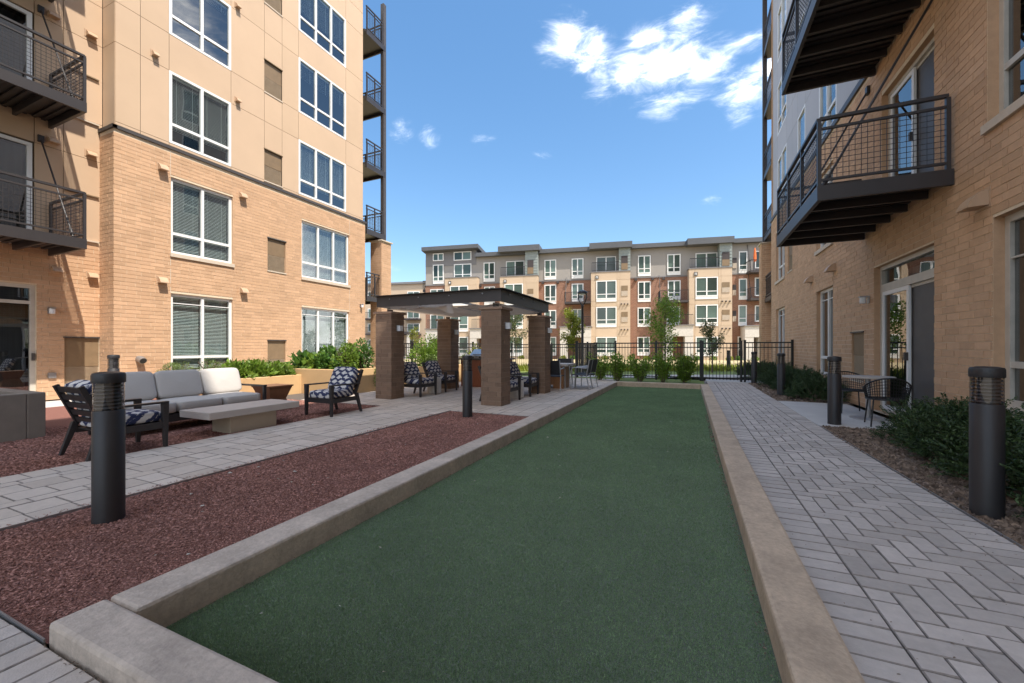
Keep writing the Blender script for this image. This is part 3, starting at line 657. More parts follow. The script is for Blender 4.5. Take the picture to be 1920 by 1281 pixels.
# expansion joints in the brick, wall lamp, outlet box, round exhaust
for (a, z0, z1) in ((A0 - .012, H2, ZB), (A0 - .012, H1, S2 - .1), (B1 + .012, H2, ZB), (B1 + .012, H1, S2 - .1)):
    mb = MB(); mb.fbox(FL, a - .008, a + .008, z0, z1 - .03, .001, .0085); mb.part('joint_strip', 'stone_sill', LB)
def sconce(F, parent, a, z, mat='lamp_white'):
    mb = MB(); mb.fbox(F, a - .045, a + .045, z - .02, z + .13, .004, .03); o = mb.part('wall_lamp', 'galv', parent)
    mb = MB(); mb.fbox(F, a - .05, a + .05, z + .10, z + .125, .03, .17); mb.part('hood', 'galv', o)
    c = F.P(a, z - .02, .11); mb = MB(); mb.lathe([(.05, 0), (.052, .06), (.05, .119)], 16, c); mb.part('shade', mat, o, smooth=False)
sconce(FLR, LB, 4.46, 2.08); sconce(FL, LB, 13.72, 3.05)
mb = MB(); mb.fbox(FLR, 4.42, 4.55, .52, .65, .004, .05); mb.part('outlet_box', 'galv', LB)
mb = MB(); c = FL.P(5.86, .95, 0)
mb.tube([(c[0] - .01, c[1], c[2]), (c[0] + .12, c[1], c[2] - .01), (c[0] + .20, c[1], c[2] - .05)], .085, 16); mb.part('exhaust_pipe', 'galv', LB, auto=True)
mb = MB(); mb.tube([(c[0] + .20, c[1], c[2] - .05), (c[0] + .205, c[1], c[2] - .052)], .07, 16); mb.part('exhaust_mouth', 'room', LB)
# sliding doors in the recess
window(FLR, LB, DH[0], DH[1], DH[2], DH[3], 1, (2.30,), mat='beige_frame', glass='glass_dark', rec=.05, fw=.09, curtain=True, name='patio_door')
for (a, b, z0, z1) in rh2: window(FLR, LB, a, b, z0, z1, 2, (), mat='white_frame', glass='glass_dark', rec=-.01, fw=.08, curtain=True, name='balcony_door')
mb = MB(); mb.fbox(FLR, DH[1] - .07, DH[1] - .03, .95, 1.12, -.04, .02); mb.part('door_handle', 'trim_dark', LB)
for zb in (3.44, 6.48, 9.50, 12.55): balcony(FLR, LB, .9, 4.48, zb, 1.72, rods=(4.30, 1.1), rodz=2.5)
# corner balconies at the far end with steel post on a brick pier
ZD = (3.58, 6.60, 9.58, 12.58, 15.58)
for z in ZD:
    mb = MB(); mb.box(XL - 2.2, XL - .05, YE + .01, 15.25, z - .10, z); b = mb.part('balcony', 'bronze_metal', LB)
    mb = MB(); mb.box(XL - .05, XL + .03, YE + .08, 15.30, z - .22, z + .02); mb.part('fascia', 'bronze_metal', b)
    mb = MB(); mb.box(XL - 2.2, XL - .05, 15.25, 15.31, z - .22, z + .02); mb.part('fascia', 'bronze_metal', b)
    for (p, q) in (((XL - .01, YE + .08), (XL - .01, 15.16)), ((XL - 2.2, 15.22), (XL - .06, 15.22))):
        for (dz, w) in ((1.06, .05), (.92, .035), (.10, .035)):
            mb = MB(); mb.bar((*p, z + dz), (*q, z + dz), w, w); mb.part('rail', 'bronze_metal', b)
        for t in (.04, .5, .97):
            x, y = p[0] + (q[0] - p[0]) * t, p[1] + (q[1] - p[1]) * t; mb = MB(); mb.bar((x, y, z), (x, y, z + 1.04), .045, .045); mb.part('rail_post', 'bronze_metal', b)
        mb = MB(); n = 12
        for i in range(1, n): mb.bar((*p, z + .10 + .82 * i / n), (*q, z + .10 + .82 * i / n), .008, .008)
        Lr = math.hypot(q[0] - p[0], q[1] - p[1])
        for i in range(1, int(Lr / .1)): t = i * .1 / Lr; mb.bar((p[0] + (q[0] - p[0]) * t, p[1] + (q[1] - p[1]) * t, z + .1), (p[0] + (q[0] - p[0]) * t, p[1] + (q[1] - p[1]) * t, z + .92), .008, .008)
        mb.part('wire_mesh', 'bronze_metal', b, kind='stuff')
mb = MB(); mb.box(XL - .16, XL + .02, 15.18, 15.36, 6.3, 17.6); mb.part('steel_post', 'trim_dark', LB)
def pier(parent, x0, x1, y0, y1, z1, mat, ns, cap=.06, capo=.07, capmat='stone_sill'):
    mb = MB(); mb.box(x0, x1, y0, y1, 0, z1); p = mb.part('pier', 'mortar' if mat == 'brick' else 'column_mortar', parent)
    for (F, a0, a1) in ((Fr((0, y0, 0), (1, 0, 0), (0, -1, 0)), x0, x1), (Fr((x1, 0, 0), (0, 1, 0), (1, 0, 0)), y0, y1), (Fr((0, y1, 0), (1, 0, 0), (0, 1, 0)), x0, x1), (Fr((x0, 0, 0), (0, 1, 0), (-1, 0, 0)), y0, y1)):
        e = .0 if F.ex.x else .006
        lay_bricks(F, brick_rects(a0 - e, a1 + e, 0, z1, [], a0 + .05), p, ns, mat)
    mb = MB(); mb.box(x0 - capo, x1 + capo, y0 - capo, y1 + capo, z1, z1 + cap); mb.part('cap', capmat, p, bevel=.008)
    return p
pier(LB, XL - .55, XL + .10, 14.95, 15.60, 6.25, 'brick', 0)
# ================================================================== RIGHT BUILDING
XR = 3.35; FR = Fr((XR, 0, 0), (0, 1, 0), (-1, 0, 0)); YR = 21.1; ZTOP = 18.9
RB = thing('apartment_building', 'shaded brick apartment block with two dark hanging balconies over the walkway', 'building', (XR, 10, 0), world=True)
rholes = [(3.9, 6.78, .55, 2.81), (3.9, 6.88, 3.97, 6.04), (8.05, 10.20, .03, 2.82), (8.05, 9.85, 3.74, 6.02), (10.70, 11.40, .55, 1.57), (12.68, 14.14, .50, 2.84),
          (18.35, 20.05, .5, 2.84), (18.33, 20.06, 3.98, 6.04), (17.08, 17.80, 4.02, 5.15), (12.68, 14.15, 3.98, 6.04)]
RW = wall_sheet(FR, -8, YR, 0, ZB, rholes, .17, side=RB).part('wall', 'mortar', RB)
def seen(r):
    p = FR.P((r[0] + r[1]) / 2, (r[2] + r[3]) / 2, 0); D = -p[0] * SY + p[1] * CY
    if D < .2: return 9e9
    u = CX + FPX * (p[0] * CY + p[1] * SY) / D; v = HY - FPX * (p[2] - EYE) / D
    return (9e8 if (u > 1925 or v < -5 or v > 830) else 0) + D
lay_bricks(FR, brick_rects(2.2, YR, 0, ZB, [(h[0] - .004, h[1] + .004, h[2], h[3]) for h in rholes], .11), RW, 300, key=seen)
mb = MB(); mb.fbox(FR, -8, YR + .05, ZB - .02, ZB + .11, -.15, .05); mb.part('band_cap', 'trim_dark', RB)
FRUP = Fr((XR + .06, 0, 0), (0, 1, 0), (-1, 0, 0))
ruh = []
for (a, b) in ((12.6, 14.1), (18.3, 20.0), (15.6, 16.6)):
    for (z0, z1) in ((S3, H3), (S4, H4), (S5, H5), (S6, H6)): ruh.append((a, b, z0, z1))
rw2 = wall_sheet(FRUP, -8, YR - .03, ZB, ZTOP, ruh, .14).part('wall', 'joint_dark', RB)
panels(FRUP, [-8, -4, 0, 2, 4, 6, 8.0, 9.9, 11.2, 12.6, 14.1, 15.6, 16.6, 17.4, 18.3, 20.0, YR - .03], [ZB + .14, S3, H3, S4, H4, S5, H5, S6, H6, ZTOP - .02], ruh, rw2, 'grey_panel')
for (a, b, z0, z1) in ruh: window(FRUP, RB, a, b, z0, z1, 2 if b - a > 1.2 else 1, (z0 + (z1 - z0) * .27,), rec=-.015, fw=.07, blind=.5, interior=True, depth=.5)
mb = MB(); mb.box(XR + 1.2, 16, -8, YR - .05, 0, ZTOP); mb.part('core', 'room', RB)
mb = MB(); mb.box(XR - .12, 16, -8.1, YR + .1, ZTOP, ZTOP + .12); mb.part('roof', 'trim_dark', RB)
mb = MB(); mb.box(XR + .05, 14, -8, -.2, ZTOP + .121, 23.5); mb.part('added_shade_tower', 'grey_panel', RB)  # unseen roof block added to stretch the shadow over sofa and dark planter
FRE = Fr((0, YR, 0), (1, 0, 0), (0, 1, 0)); m = MB(); m.quad(FRE.P(XR, 0, 0), FRE.P(16, 0, 0), FRE.P(16, ZTOP, 0), FRE.P(XR, ZTOP, 0)); m.part('wall', 'brick', RB)
window(FR, RB, 3.9, 6.78, .55, 2.81, 2, (1.05,), thin=(2.30,), mat='beige_frame', rec=.10, fw=.085, mw=.10, curtain=False, glass='glass_dark', sill=.10, depth=1.0)
window(FR, RB, 3.9, 6.88, 3.97, 6.04, 2, (4.60,), mat='beige_frame', rec=.10, fw=.085, mw=.10, glass='glass_dark', sill=.10, depth=1.0)
for (z0, z1) in ((.50, 2.84), ): window(FR, RB, 12.68, 14.14, z0, z1, 2, (.98,), thin=(2.56,), rec=.09, fw=.07, glass='glass_dark', curtain=True)
window(FR, RB, 18.35, 20.05, .5, 2.84, 2, (.98,), thin=(2.56,), rec=.09, fw=.07, glass='glass_dark', curtain=True)
for (a, b) in ((18.33, 20.06), (12.68, 14.15)): window(FR, RB, a, b, 3.98, 6.04, 2, (4.56,), rec=.09, fw=.07, glass='glass_dark', curtain=True, sill=.10)
louver(FR, RB, 10.70, 11.40, .55, 1.57, .52); louver(FR, RB, 17.08, 17.80, 4.02, 5.15)
def slider(F, parent, a0, a1, z0, z1, trans=None):
    """two-leaf sliding door: frame > leaf panes, handle; optional transom"""
    zt = trans or z1; fr_ = MB(); rec = .09; f0, f1 = -rec - .09, -rec
    fr_.fbox(F, a0, a0 + .07, z0, z1, f0, f1); fr_.fbox(F, a1 - .07, a1, z0, z1, f0, f1); fr_.fbox(F, a0 + .07, a1 - .07, z1 - .07, z1, f0, f1); fr_.fbox(F, a0 + .07, a1 - .07, z0, z0 + .05, f0, f1)
    if trans: fr_.fbox(F, a0 + .07, a1 - .07, zt - .07, zt + .07, f0, f1)
    d = fr_.part('sliding_door', 'beige_frame', parent)
    if trans:
        mb = MB(); mb.quad(F.P(a0 + .07, zt + .07, f0 + .03), F.P(a1 - .07, zt + .07, f0 + .03), F.P(a1 - .07, z1 - .07, f0 + .03), F.P(a0 + .07, z1 - .07, f0 + .03)); mb.part('transom_pane', 'glass', d)
        mb = MB(); mb.fbox(F, a0 + .07, a1 - .07, zt + .07, z1 - .07, f0 - .35, f0 - .3); mb.part('transom_ceiling', 'curtain', d)
    am = (a0 + a1) / 2; top = zt - .07
    for (p, q, dd, gl, nm) in ((am - .03, a1 - .07, f0 + .045, 'glass_dark', 'door_leaf'), (a0 + .07, am + .05, f0 + .005, None, 'screen_leaf')):
        mb = MB(); w = .075 if gl else .05; dd1 = dd + .035
        mb.fbox(F, p, p + w, z0 + .05, top, dd, dd1); mb.fbox(F, q - w, q, z0 + .05, top, dd, dd1); mb.fbox(F, p + w, q - w, z0 + .05, z0 + .05 + w, dd, dd1); mb.fbox(F, p + w, q - w, top - w, top, dd, dd1)
        lf = mb.part(nm, 'white_frame' if gl else 'beige_frame', d)
        if gl:
            mb = MB(); mb.quad(F.P(p + w, z0 + .05 + w, dd + .015), F.P(q - w, z0 + .05 + w, dd + .015), F.P(q - w, top - w, dd + .015), F.P(p + w, top - w, dd + .015)); mb.part('pane', gl, lf)
        else:
            mb = MB(); mb.fbox(F, p + w, q - w, z0 + .05 + w, top - w, dd + .012, dd + .02); mb.part('screen', 'door_screen', lf)
    mb = MB(); mb.fbox(F, am - .02, am + .03, 1.0 + z0, 1.14 + z0, f0 + .08, f0 + .13); mb.part('handle', 'trim_dark', d)
    mb = MB(); mb.fbox(F, a0 + .1, a1 - .1, z0 + .1, top, f0 - .3, f0 - .25); mb.part('curtain', 'curtain', d)
slider(FR, RB, 8.05, 10.20, .03, 2.82, 2.40); slider(FR, RB, 8.05, 9.85, 3.74, 6.02)
mb = MB(); mb.fbox(FR, 10.42, 12.6, .30, .34, .005, .02); mb.part('base_flashing', 'stone_sill', RB)
for (a, z) in ((14.6, 3.18), (12.55, 3.16), (6.95, 2.98)): vent(FR, RB, a, z, .24, .20, .20)
sconce(FR, RB, 10.42, 2.17)
balcony(FR, RB, 7.52, 10.66, 3.49, 1.56, rods=(7.85, 10.42), rodz=2.75, front_posts=3)
balcony(FR, RB, 6.6, 10.12, 6.57, 1.56, rods=(6.9, 9.9), rodz=2.7, front_posts=3)
# dark corner balcony stack and brick pier at its far end
for z in (3.6, 6.6, 9.6, 12.6, 15.6, 18.6):
    mb = MB(); mb.box(XR - .02, XR + 2.0, YR + .02, 23.2, z - .2, z); b = mb.part('balcony', 'bronze_metal', RB)
    for dz in (1.05, .9, .1): 
        mb = MB(); mb.bar((XR + .02, YR + .02, z + dz), (XR + .02, 23.15, z + dz), .045, .045); mb.part('rail', 'bronze_metal', b)
    mb = MB()
    for i in range(1, 20): mb.bar((XR + .02, YR + .02 + .107 * i, z), (XR + .02, YR + .02 + .107 * i, z + 1.04), .012, .012)
    mb.part('wire_mesh', 'bronze_metal', b, kind='stuff')
mb = MB(); mb.box(XR - .05, XR + .13, 23.02, 23.2, 6.3, ZTOP); mb.part('steel_post', 'trim_dark', RB)
pier(RB, XR - .15, XR + .5, 22.7, 23.4, 6.25, 'brick', 0)
# ================================================================== FAR BUILDING
P1, P2 = at_depth(1010.5, 47.13), at_depth(1379, 42.42)
EXF = (P2 - P1).normalized(); FF = Fr(P1, EXF, (EXF.y, -EXF.x, 0))
def fs(u, v, d=0.):
    r = ray(u, v); t = ((P1 + FF.n * d - Vector((0, 0, EYE))).dot(FF.n)) / r.dot(FF.n); p = Vector((0, 0, EYE)) + r * t
    return (p - P1).dot(EXF), p.z
FB = thing('apartment_building', 'four storey brick, grey and tan apartment building beyond the fence', 'building', tuple(P1), world=True)
S = lambda u, d=0.: fs(u, HY, d)[0]
ZBR, ZRF = 8.95, 12.1; BAY = .9
wall_far = MB(); wall_far.fbox(FF, S(798), S(1470), -.2, ZBR, -9, 0)
def local_brick(a0, a1, z0, z1, d0, d1, parent, name='wall'):
    """brick-textured block with its object axes along the facade so the courses run level"""
    o = bpy.data.objects.new(name, None)
    me = bpy.data.meshes.new(name); mb = MB(); mb.box(a0, a1, -d1, -d0, z0, z1); me = mb.mesh(name, 'far_brick')
    o = link(name, me, parent); ang = math.atan2(EXF.y, EXF.x)
    o.rotation_euler = (0, 0, ang); o.location = P1
    return o
bw = local_brick(S(798), S(1470), -.2, ZBR, -9, 0, FB)
mb = MB(); mb.fbox(FF, S(798), S(1470), ZBR + .001, ZRF, -9, -.02); gw = mb.part('wall', 'far_taupe', FB)
mb = MB(); mb.fbox(FF, S(798), S(1470), ZBR - .06, ZBR + .06, -.02, .06); mb.part('band', 'far_grey', FB)
for (u0, u1) in ((893, 1470),):
    mb = MB(); mb.fbox(FF, S(u0), S(u1), ZRF, ZRF + .45, -9, .55); mb.part('roof', 'far_roof', FB)
# taller end with a mono-pitch roof
mb = MB(); mb.fbox(FF, S(798), S(893), ZRF + .001, 13.2, -9, -.02); mb.part('wall', 'far_grey', FB)
mb = MB(); mb.fbox(FF, S(798), S(893), 11.25, ZRF + .002, -.3, .01); mb.part('siding', 'far_grey', FB)
za, zb = fs(789, 463, .8)[1], fs(896, 457, .8)[1]
q0 = [FF.P(S(790, .8), za - .5, .8), FF.P(S(896, .8), zb - .45, .8), FF.P(S(896, .8) + .3, zb - 1.6, -9), FF.P(S(790, .8), za - 1.6, -9)]
mb = MB(); mb.add(q0 + [(p[0], p[1], p[2] + .45) for p in q0], QB); mb.part('roof', 'far_roof', FB)
def fwin(u0, u1, v0, v1, d=0., cols=2, rail=True, apron=True, parent=None):
    a0, z1 = fs(u0, v0, d); a1, z0 = fs(u1, v1, d); par = parent or FB
    if apron:
        mb = MB(); mb.fbox(FF, a0, a1, z0, z0 + .3, d, d + .05); mb.part('window_apron', 'white_frame', par); z0 += .3
    return window(FF, par, a0, a1, z0, z1, cols, (z0 + (z1 - z0) * .26,) if rail else (), rec=-(d + .07), fw=.10, mw=.12, glass='far_glass', interior=False)
for t in ((812, 832, 497, 532), (907, 928, 493, 528), (908, 928, 538, 572), (1021, 1043, 488, 524), (1072, 1094, 485.5, 522), (1021, 1043, 534.5, 570), (1072, 1094, 532.5, 566), (1021, 1043, 582, 616), (1072, 1094, 580, 612),
          (1196, 1220, 480, 517.5), (1251, 1276, 477.5, 515.5), (1196, 1220, 528.5, 566), (1252, 1276, 526.5, 562), (1195.5, 1219.5, 577, 613), (1250, 1275, 575, 611), (1195, 1218.5, 632, 667), (1021, 1043, 632, 667), (908, 928, 590, 622)):
    fwin(*t)
for t in ((1385, 1401, 472, 512), (1385, 1400.5, 523, 562), (1384, 1400, 572.5, 611), (1383, 1399, 631, 667)): fwin(*t, cols=1)
for t in ((812, 832, 476, 489), (851, 884, 473, 487.5)): fwin(*t, rail=False, apron=False, d=.012)
fwin(851.5, 884, 496, 526); fwin(807, 833, 543, 573, apron=False, rail=False); fwin(807, 833, 590, 618, apron=False, rail=False)
for t in ((1415, 1430, 471, 503), (1415, 1430, 521, 555), (1415, 1430, 573, 603)): fwin(*t, cols=1, rail=False, apron=False)
def mark(F, a, z, k):
    """small address plaque with a pale letter-like emblem"""
    mb = MB(); mb.fbox(F, a - .17, a + .17, z - .19, z + .19, BAY + .02, BAY + .07); p = mb.part('address_plaque', 'plaque_dark', FB)
    mb = MB()
    if k == 0: mb.fbox(F, a - .09, a + .09, z - .10, z + .10, BAY + .07, BAY + .08)
    else:
        mb.fbox(F, a - .10, a - .05, z - .13, z + .11, BAY + .07, BAY + .08); mb.fbox(F, a + .05, a + .10, z - .13, z + .11, BAY + .07, BAY + .08); mb.fbox(F, a - .05, a + .05, z + .07, z + .12, BAY + .07, BAY + .08)
    mb.part('emblem', 'white_frame', p)
bays = [(834, 895, 521, (844, 878), None, 0, ((537, 573), (585, 622), (632, 668)), False),
        (937, 1008, 518, (946, 980.5), (989, 1000), 1, ((533, 573), (583, 617), (632, 668)), True),
        (1108, 1182, 510, (1118, 1156), (1165, 1177), 1, ((527, 565.5), (576, 613.5), (632, 668)), True),
        (1292, 1373, 503, (1304, 1346), (1354, 1368), 1, ((520.5, 560.5), (572, 611.5), (631.5, 668)), True)]
for (u0, u1, vt, wu, lu, k, rows_, pent) in bays:
    a0, a1 = S(u0, BAY), S(u1, BAY); zt = fs((u0 + u1) / 2, vt, BAY)[1]
    mb = MB(); mb.fbox(FF, a0 + .02, a1 - .02, -.2, zt - .02, .002, BAY - .03); bay = mb.part('bay', 'far_tan', FB)
    w0, w1 = S(wu[0], BAY), S(wu[1], BAY)
    cols = [a0, w0 - .05, w1 + .05, a1] if lu is None else [a0, w0 - .05, w1 + .05, (w1 + S(lu[0], BAY)) / 2 + .1, a1]
    zr = [-.2]
    for (v0, v1) in reversed(rows_): zr += [fs(wu[0], v1, BAY)[1], fs(wu[0], v0, BAY)[1] + .05]
    zr.append(zt)
    for i in range(len(cols) - 1):
        for j in range(len(zr) - 1):
            mb = MB(); mb.fbox(FF, cols[i] + .012, cols[i + 1] - .012, zr[j] + .012, zr[j + 1] - .012, BAY - .03, BAY); mb.part('panel', 'far_tan', bay)
    mb = MB(); mb.fbox(FF, a0 - .05, a1 + .02, zt, zt + .10, .05, BAY + .05); mb.part('coping', 'far_grey', bay)
    for (v0, v1) in rows_: fwin(wu[0], wu[1], v0, v1, BAY, 2, True, True)
    if lu:
        for (v0, v1) in rows_[:2]:
            m0, m1 = v0 + 9, v0 + 28; b0, zt_ = fs(lu[0], m0, BAY); b1, zb_ = fs(lu[1], m1, BAY); zm = (zt_ + zb_) / 2
            mb = MB(); mb.fbox(FF, b0, b1, zm, zt_, BAY, BAY + .04); mb.part('upper_louver', 'louver_brown', bay); mb = MB(); mb.fbox(FF, b0, b1, zb_, zm - .01, BAY, BAY + .05); mb.part('lower_louver', 'far_beige', bay)
        for (v0, v1) in rows_[:2]:
            for e in (0, .5, 1):
                s_, z_ = fs(lu[0] + (lu[1] - lu[0]) * e, v1 + 5, BAY); mb = MB(); mb.fbox(FF, s_ - .06, s_ + .06, z_ - .05, z_ + .08, BAY, BAY + .18); mb.part('vent_hood', 'far_dark', bay)
    mark(FF, a0 + .65, zt - .55, k)
    if pent:
        zr0 = fs((u0 + u1) / 2, (462, 456, 447.5)[(937, 1108, 1292).index(u0)] + 4.5, 1.1)[1]
        mb = MB(); mb.fbox(FF, S(u0 - 3, 1.1), S(u1 + 3.5, 1.1), zr0 - .28, zr0 + .36, -7, 1.25); mb.part('roof', 'far_roof', FB)
        mb = MB(); mb.fbox(FF, S(u0), S(u1), ZRF - .5, zr0 - .27, -7, -.03); mb.part('wall', 'far_taupe', FB)
        su = lu[0] - 4.5; mb = MB(); z = zt + .10
        while z < zr0 - .30: mb.fbox(FF, S(su, BAY), S(u1, BAY), z, z + .15, .02, BAY - .02 - (.03 if int(z / .16) % 2 else 0)); z += .16
        sd = mb.part('siding_column', 'far_siding', FB)
        b0, z1_ = fs(lu[0], vt - 30, BAY); b1, z0_ = fs(lu[1], vt - 3, BAY); mb = MB(); mb.fbox(FF, b0, b1, (z0_ + z1_) / 2, z1_, BAY - .02, BAY + .02); mb.part('upper_louver', 'far_dark', sd); mb = MB(); mb.fbox(FF, b0, b1, z0_ + .1, (z0_ + z1_) / 2 - .01, BAY - .02, BAY + .03); mb.part('lower_louver', 'louver_brown', sd)
        du0, du1 = wu[0] + (3 if u0 == 937 else 0), wu[1] + (3 if u0 == 937 else -1); e0, ez1 = fs(du0, vt - 27.5, 0); e1, _ = fs(du1, vt, 0)
        window(FF, FB, e0, e1, zt + .05, ez1, 2, (), rec=-.07, fw=.09, mw=.12, glass='far_glass', interior=False, name='sliding_door')
        mb = MB(); zr_ = zt + 1.1
        A_, B_ = FF.P(a0 + .1, zr_, BAY - .08), FF.P(S(su, BAY), zr_, BAY - .08); mb.bar(A_, B_, .06, .06); mb.bar((A_[0], A_[1], zt + .2), (B_[0], B_[1], zt + .2), .05, .05)
        nb = int((Vector(B_) - Vector(A_)).length / .13)
        for i in range(nb + 1):
            p = Vector(A_).lerp(Vector(B_), i / nb); mb.bar((p.x, p.y, zt + .08), (p.x, p.y, zr_), .022, .022)
        mb.part('railing', 'black_metal', FB)
def fbalc(u0, u1, v, proj=1.3, h=1.05, base=None):
    a0, z = fs(u0, v, proj); a1 = S(u1, proj) if u1 < 1415 else S(u1, 0)
    mb = MB(); mb.fbox(FF, a0, a1, z - .1, z + .12, .01, proj); b = mb.part('balcony', 'far_dark', FB); mb = MB()
    for (p, q) in (((a0 + .03, .02), (a0 + .03, proj - .03)), ((a0 + .03, proj - .03), (a1, proj - .03))):
        A_, B_ = Vector(FF.P(p[0], z + .12, p[1])), Vector(FF.P(q[0], z + .12, q[1])); up = Vector((0, 0, h)); mb.bar(A_ + up, B_ + up, .05, .05); nb = max(2, int((B_ - A_).length / .13))
        for i in range(nb + 1): c = A_.lerp(B_, i / nb); mb.bar(c, c + up, .02, .02)
    mb.part('railing', 'black_metal', b)
    mb = MB(); mb.tube([FF.P(a0 + .1, z + 3.0, .02), FF.P(a0 + .1, z + .1, proj - .1)], .03, 6); mb.part('tie_rod', 'black_metal', b)
for t in ((1058, 1107, 568), (1237, 1291, 566), (1407, 1440, 509), (1408, 1440, 561)): fbalc(*t)
def porch(u0, u1, v0):
    """white entrance porch with a balcony above it"""
    pr = 1.5; a0, z1 = fs(u0, v0, pr); a1 = S(u1, pr)
    mb = MB(); mb.fbox(FF, a0, a1, z1 - 1.1, z1, .02, pr); o = mb.part('porch', 'far_white', FB)
    for (p, q) in ((a0, a0 + .8), (a1 - .8, a1)): mb = MB(); mb.fbox(FF, p, q, -.2, z1 - 1.1, .3, pr - .02); mb.part('porch_pillar', 'far_white', o)
    mb = MB(); mb.fbox(FF, a0 - .1, a1 + .1, z1, z1 + .1, .02, pr + .1); mb.part('porch_cap', 'far_grey', o)
    mb = MB(); A_, B_ = Vector(FF.P(a0 + .2, z1 + .1, pr - .1)), Vector(FF.P(a1, z1 + .1, pr - .1)); up = Vector((0, 0, 1.05)); mb.bar(A_ + up, B_ + up, .05, .05); nb = int((B_ - A_).length / .13)
    for i in range(nb + 1): c = A_.lerp(B_, i / nb); mb.bar(c, c + up, .02, .02)
    mb.part('railing', 'black_metal', o)
for t in ((1050, 1108, 614), (1246, 1300, 611), (1397, 1440, 612), (881, 937, 617), (798, 834, 618)): porch(*t)
for (u, v) in ((1018, 530.5), (1046, 530), (1065, 529), (1192, 525), (1223.5, 523.5), (1244, 523), (901, 536)):
    s_, z_ = fs(u, v, 0); mb = MB(); mb.fbox(FF, s_ - .13, s_ + .13, z_ - .12, z_ + .12, .002, .25); mb.part('vent_hood', 'far_dark', FB)
for (u0, u1, v0, v1) in ((1373.5, 1381, 484, 503), (1373.5, 1380, 534, 554), (1373.5, 1380, 583, 603)):
    a0, z1 = fs(u0, v0); a1, z0 = fs(u1, v1); mb = MB(); mb.fbox(FF, a0, a1, (z0 + z1) / 2, z1, .005, .05); mb.part('upper_louver', 'far_dark', FB); mb = MB(); mb.fbox(FF, a0, a1, z0, (z0 + z1) / 2 - .01, .005, .05); mb.part('lower_louver', 'far_beige', FB)
mb = MB(); a0, z = fs(780, 545, 0); mb.fbox(FF, S(786), S(799), fs(790, 541)[1] - .3, fs(790, 541)[1], -4, -1); b = mb.part('balcony', 'far_dark', FB)
mb = MB(); zz = fs(790, 541)[1]
for i in range(9): c = Vector(FF.P(S(786) + i * .09, zz, -1.05)); mb.bar(c, c + Vector((0, 0, 1.1)), .03, .03)
mb.bar(FF.P(S(786), zz + 1.1, -1.05), FF.P(S(798), zz + 1.1, -1.05), .06, .06)
for e in (0, 1): mb.tube([FF.P(S(798), zz + 3.2, -1.2 - e), FF.P(S(788), zz, -1.2 - e)], .03, 6)
mb.part('railing', 'black_metal', b)
# closed orange parasol on the top balcony, patio chair on the penthouse deck
s_, z_ = fs(1409, 509, .9); pc = FF.P(s_ + .35, z_ + .12, .8)
um = thing('closed_parasol', 'folded orange parasol on the top balcony of the far building', 'parasol', pc)
mb = MB(); mb.tube([(0, 0, 0), (0, 0, 2.25)], .02, 6); mb.part('pole', 'alu', um)
mb = MB(); mb.lathe([(.05, .85), (.14, 1.0), (.13, 1.5), (.08, 2.1), (.02, 2.3)], 10); mb.part('canopy', 'orange_cloth', um)
# ------------------------------------------------------------------ tan wing far behind on the left
PW = at_depth(740, 70); FW2 = Fr(PW, EXF, FF.n)
def ws(u, v):
    r = ray(u, v); t = (PW - Vector((0, 0, EYE))).dot(FF.n) / r.dot(FF.n); p = Vector((0, 0, EYE)) + r * t; return (p - PW).dot(EXF), p.z
WB = thing('apartment_building', 'distant tan building with small balconies seen between the brick pier and pergola', 'building', tuple(PW), world=True)
mb = MB(); mb.fbox(FW2, ws(600, 600)[0], ws(800, 600)[0], -.2, ws(740, 534)[1], -8, 0); mb.part('wall', 'far_tan', WB)
mb = MB(); zt = ws(740, 534)[1]; mb.fbox(FW2, ws(600, 600)[0], ws(802, 600)[0], zt, zt + .35, -8, .3); mb.part('roof', 'far_grey', WB)
for (u0, u1) in ((690, 704), (764, 787)):
    for (v0, v1) in ((547, 562), (579, 597), (607, 622), (637, 655)):
        a0, z1 = ws(u0, v0); a1, z0 = ws(u1, v1); window(FW2, WB, a0, a1, z0, z1, 2, (), rec=-.08, fw=.12, mw=.12, glass='far_glass', interior=False)
    for v in (598, 656 - 30):
        a0, z = ws(u0 - 4, v); a1, _ = ws(u1 + 3, v); mb = MB(); mb.fbox(FW2, a0, a1, z - .25, z, .01, 1.4); b = mb.part('balcony', 'far_dark', WB)
        mb = MB()
        for i in range(13): c = Vector(FW2.P(a0 + (a1 - a0) * i / 12, z, 1.35)); mb.bar(c, c + Vector((0, 0, 1.0)), .03, .03)
        mb.bar(FW2.P(a0, z + 1, 1.35), FW2.P(a1, z + 1, 1.35), .07, .07); mb.part('railing', 'black_metal', b)
mb = MB(); a0, z = ws(752, 626); a1, _ = ws(786, 626); mb.fbox(FW2, a0, a1, z - .2, z + .2, 0, 4); c = mb.part('canopy', 'far_dark', WB)
for a in (a0 + .3, a1 - .4): mb = MB(); mb.fbox(FW2, a, a + .35, 0, z - .2, 3.3, 3.7); mb.part('canopy_post', 'far_white', c)
# ground beyond the fence
def strip(name, v0, v1, mat, z): 
    d0, d1 = 950 / (v0 - HY), 950 / (v1 - HY); q = [at_depth(u, d) for (u, d) in ((300, d0), (1700, d0), (1700, d1), (300, d1))]
    structure(name, MB().add([(p.x, p.y, z) for p in q], [(0, 1, 2, 3)]), mat)
strip('footpath', 707, 702, 'concrete', -.02); strip('lawn', 702, 690, 'grass', -.03); strip('dry_lawn', 690, 673, 'lawn_dry', -.035)
sheet('lawn_side', -40, -4.2, 17.4, 24, -.06, 'grass')
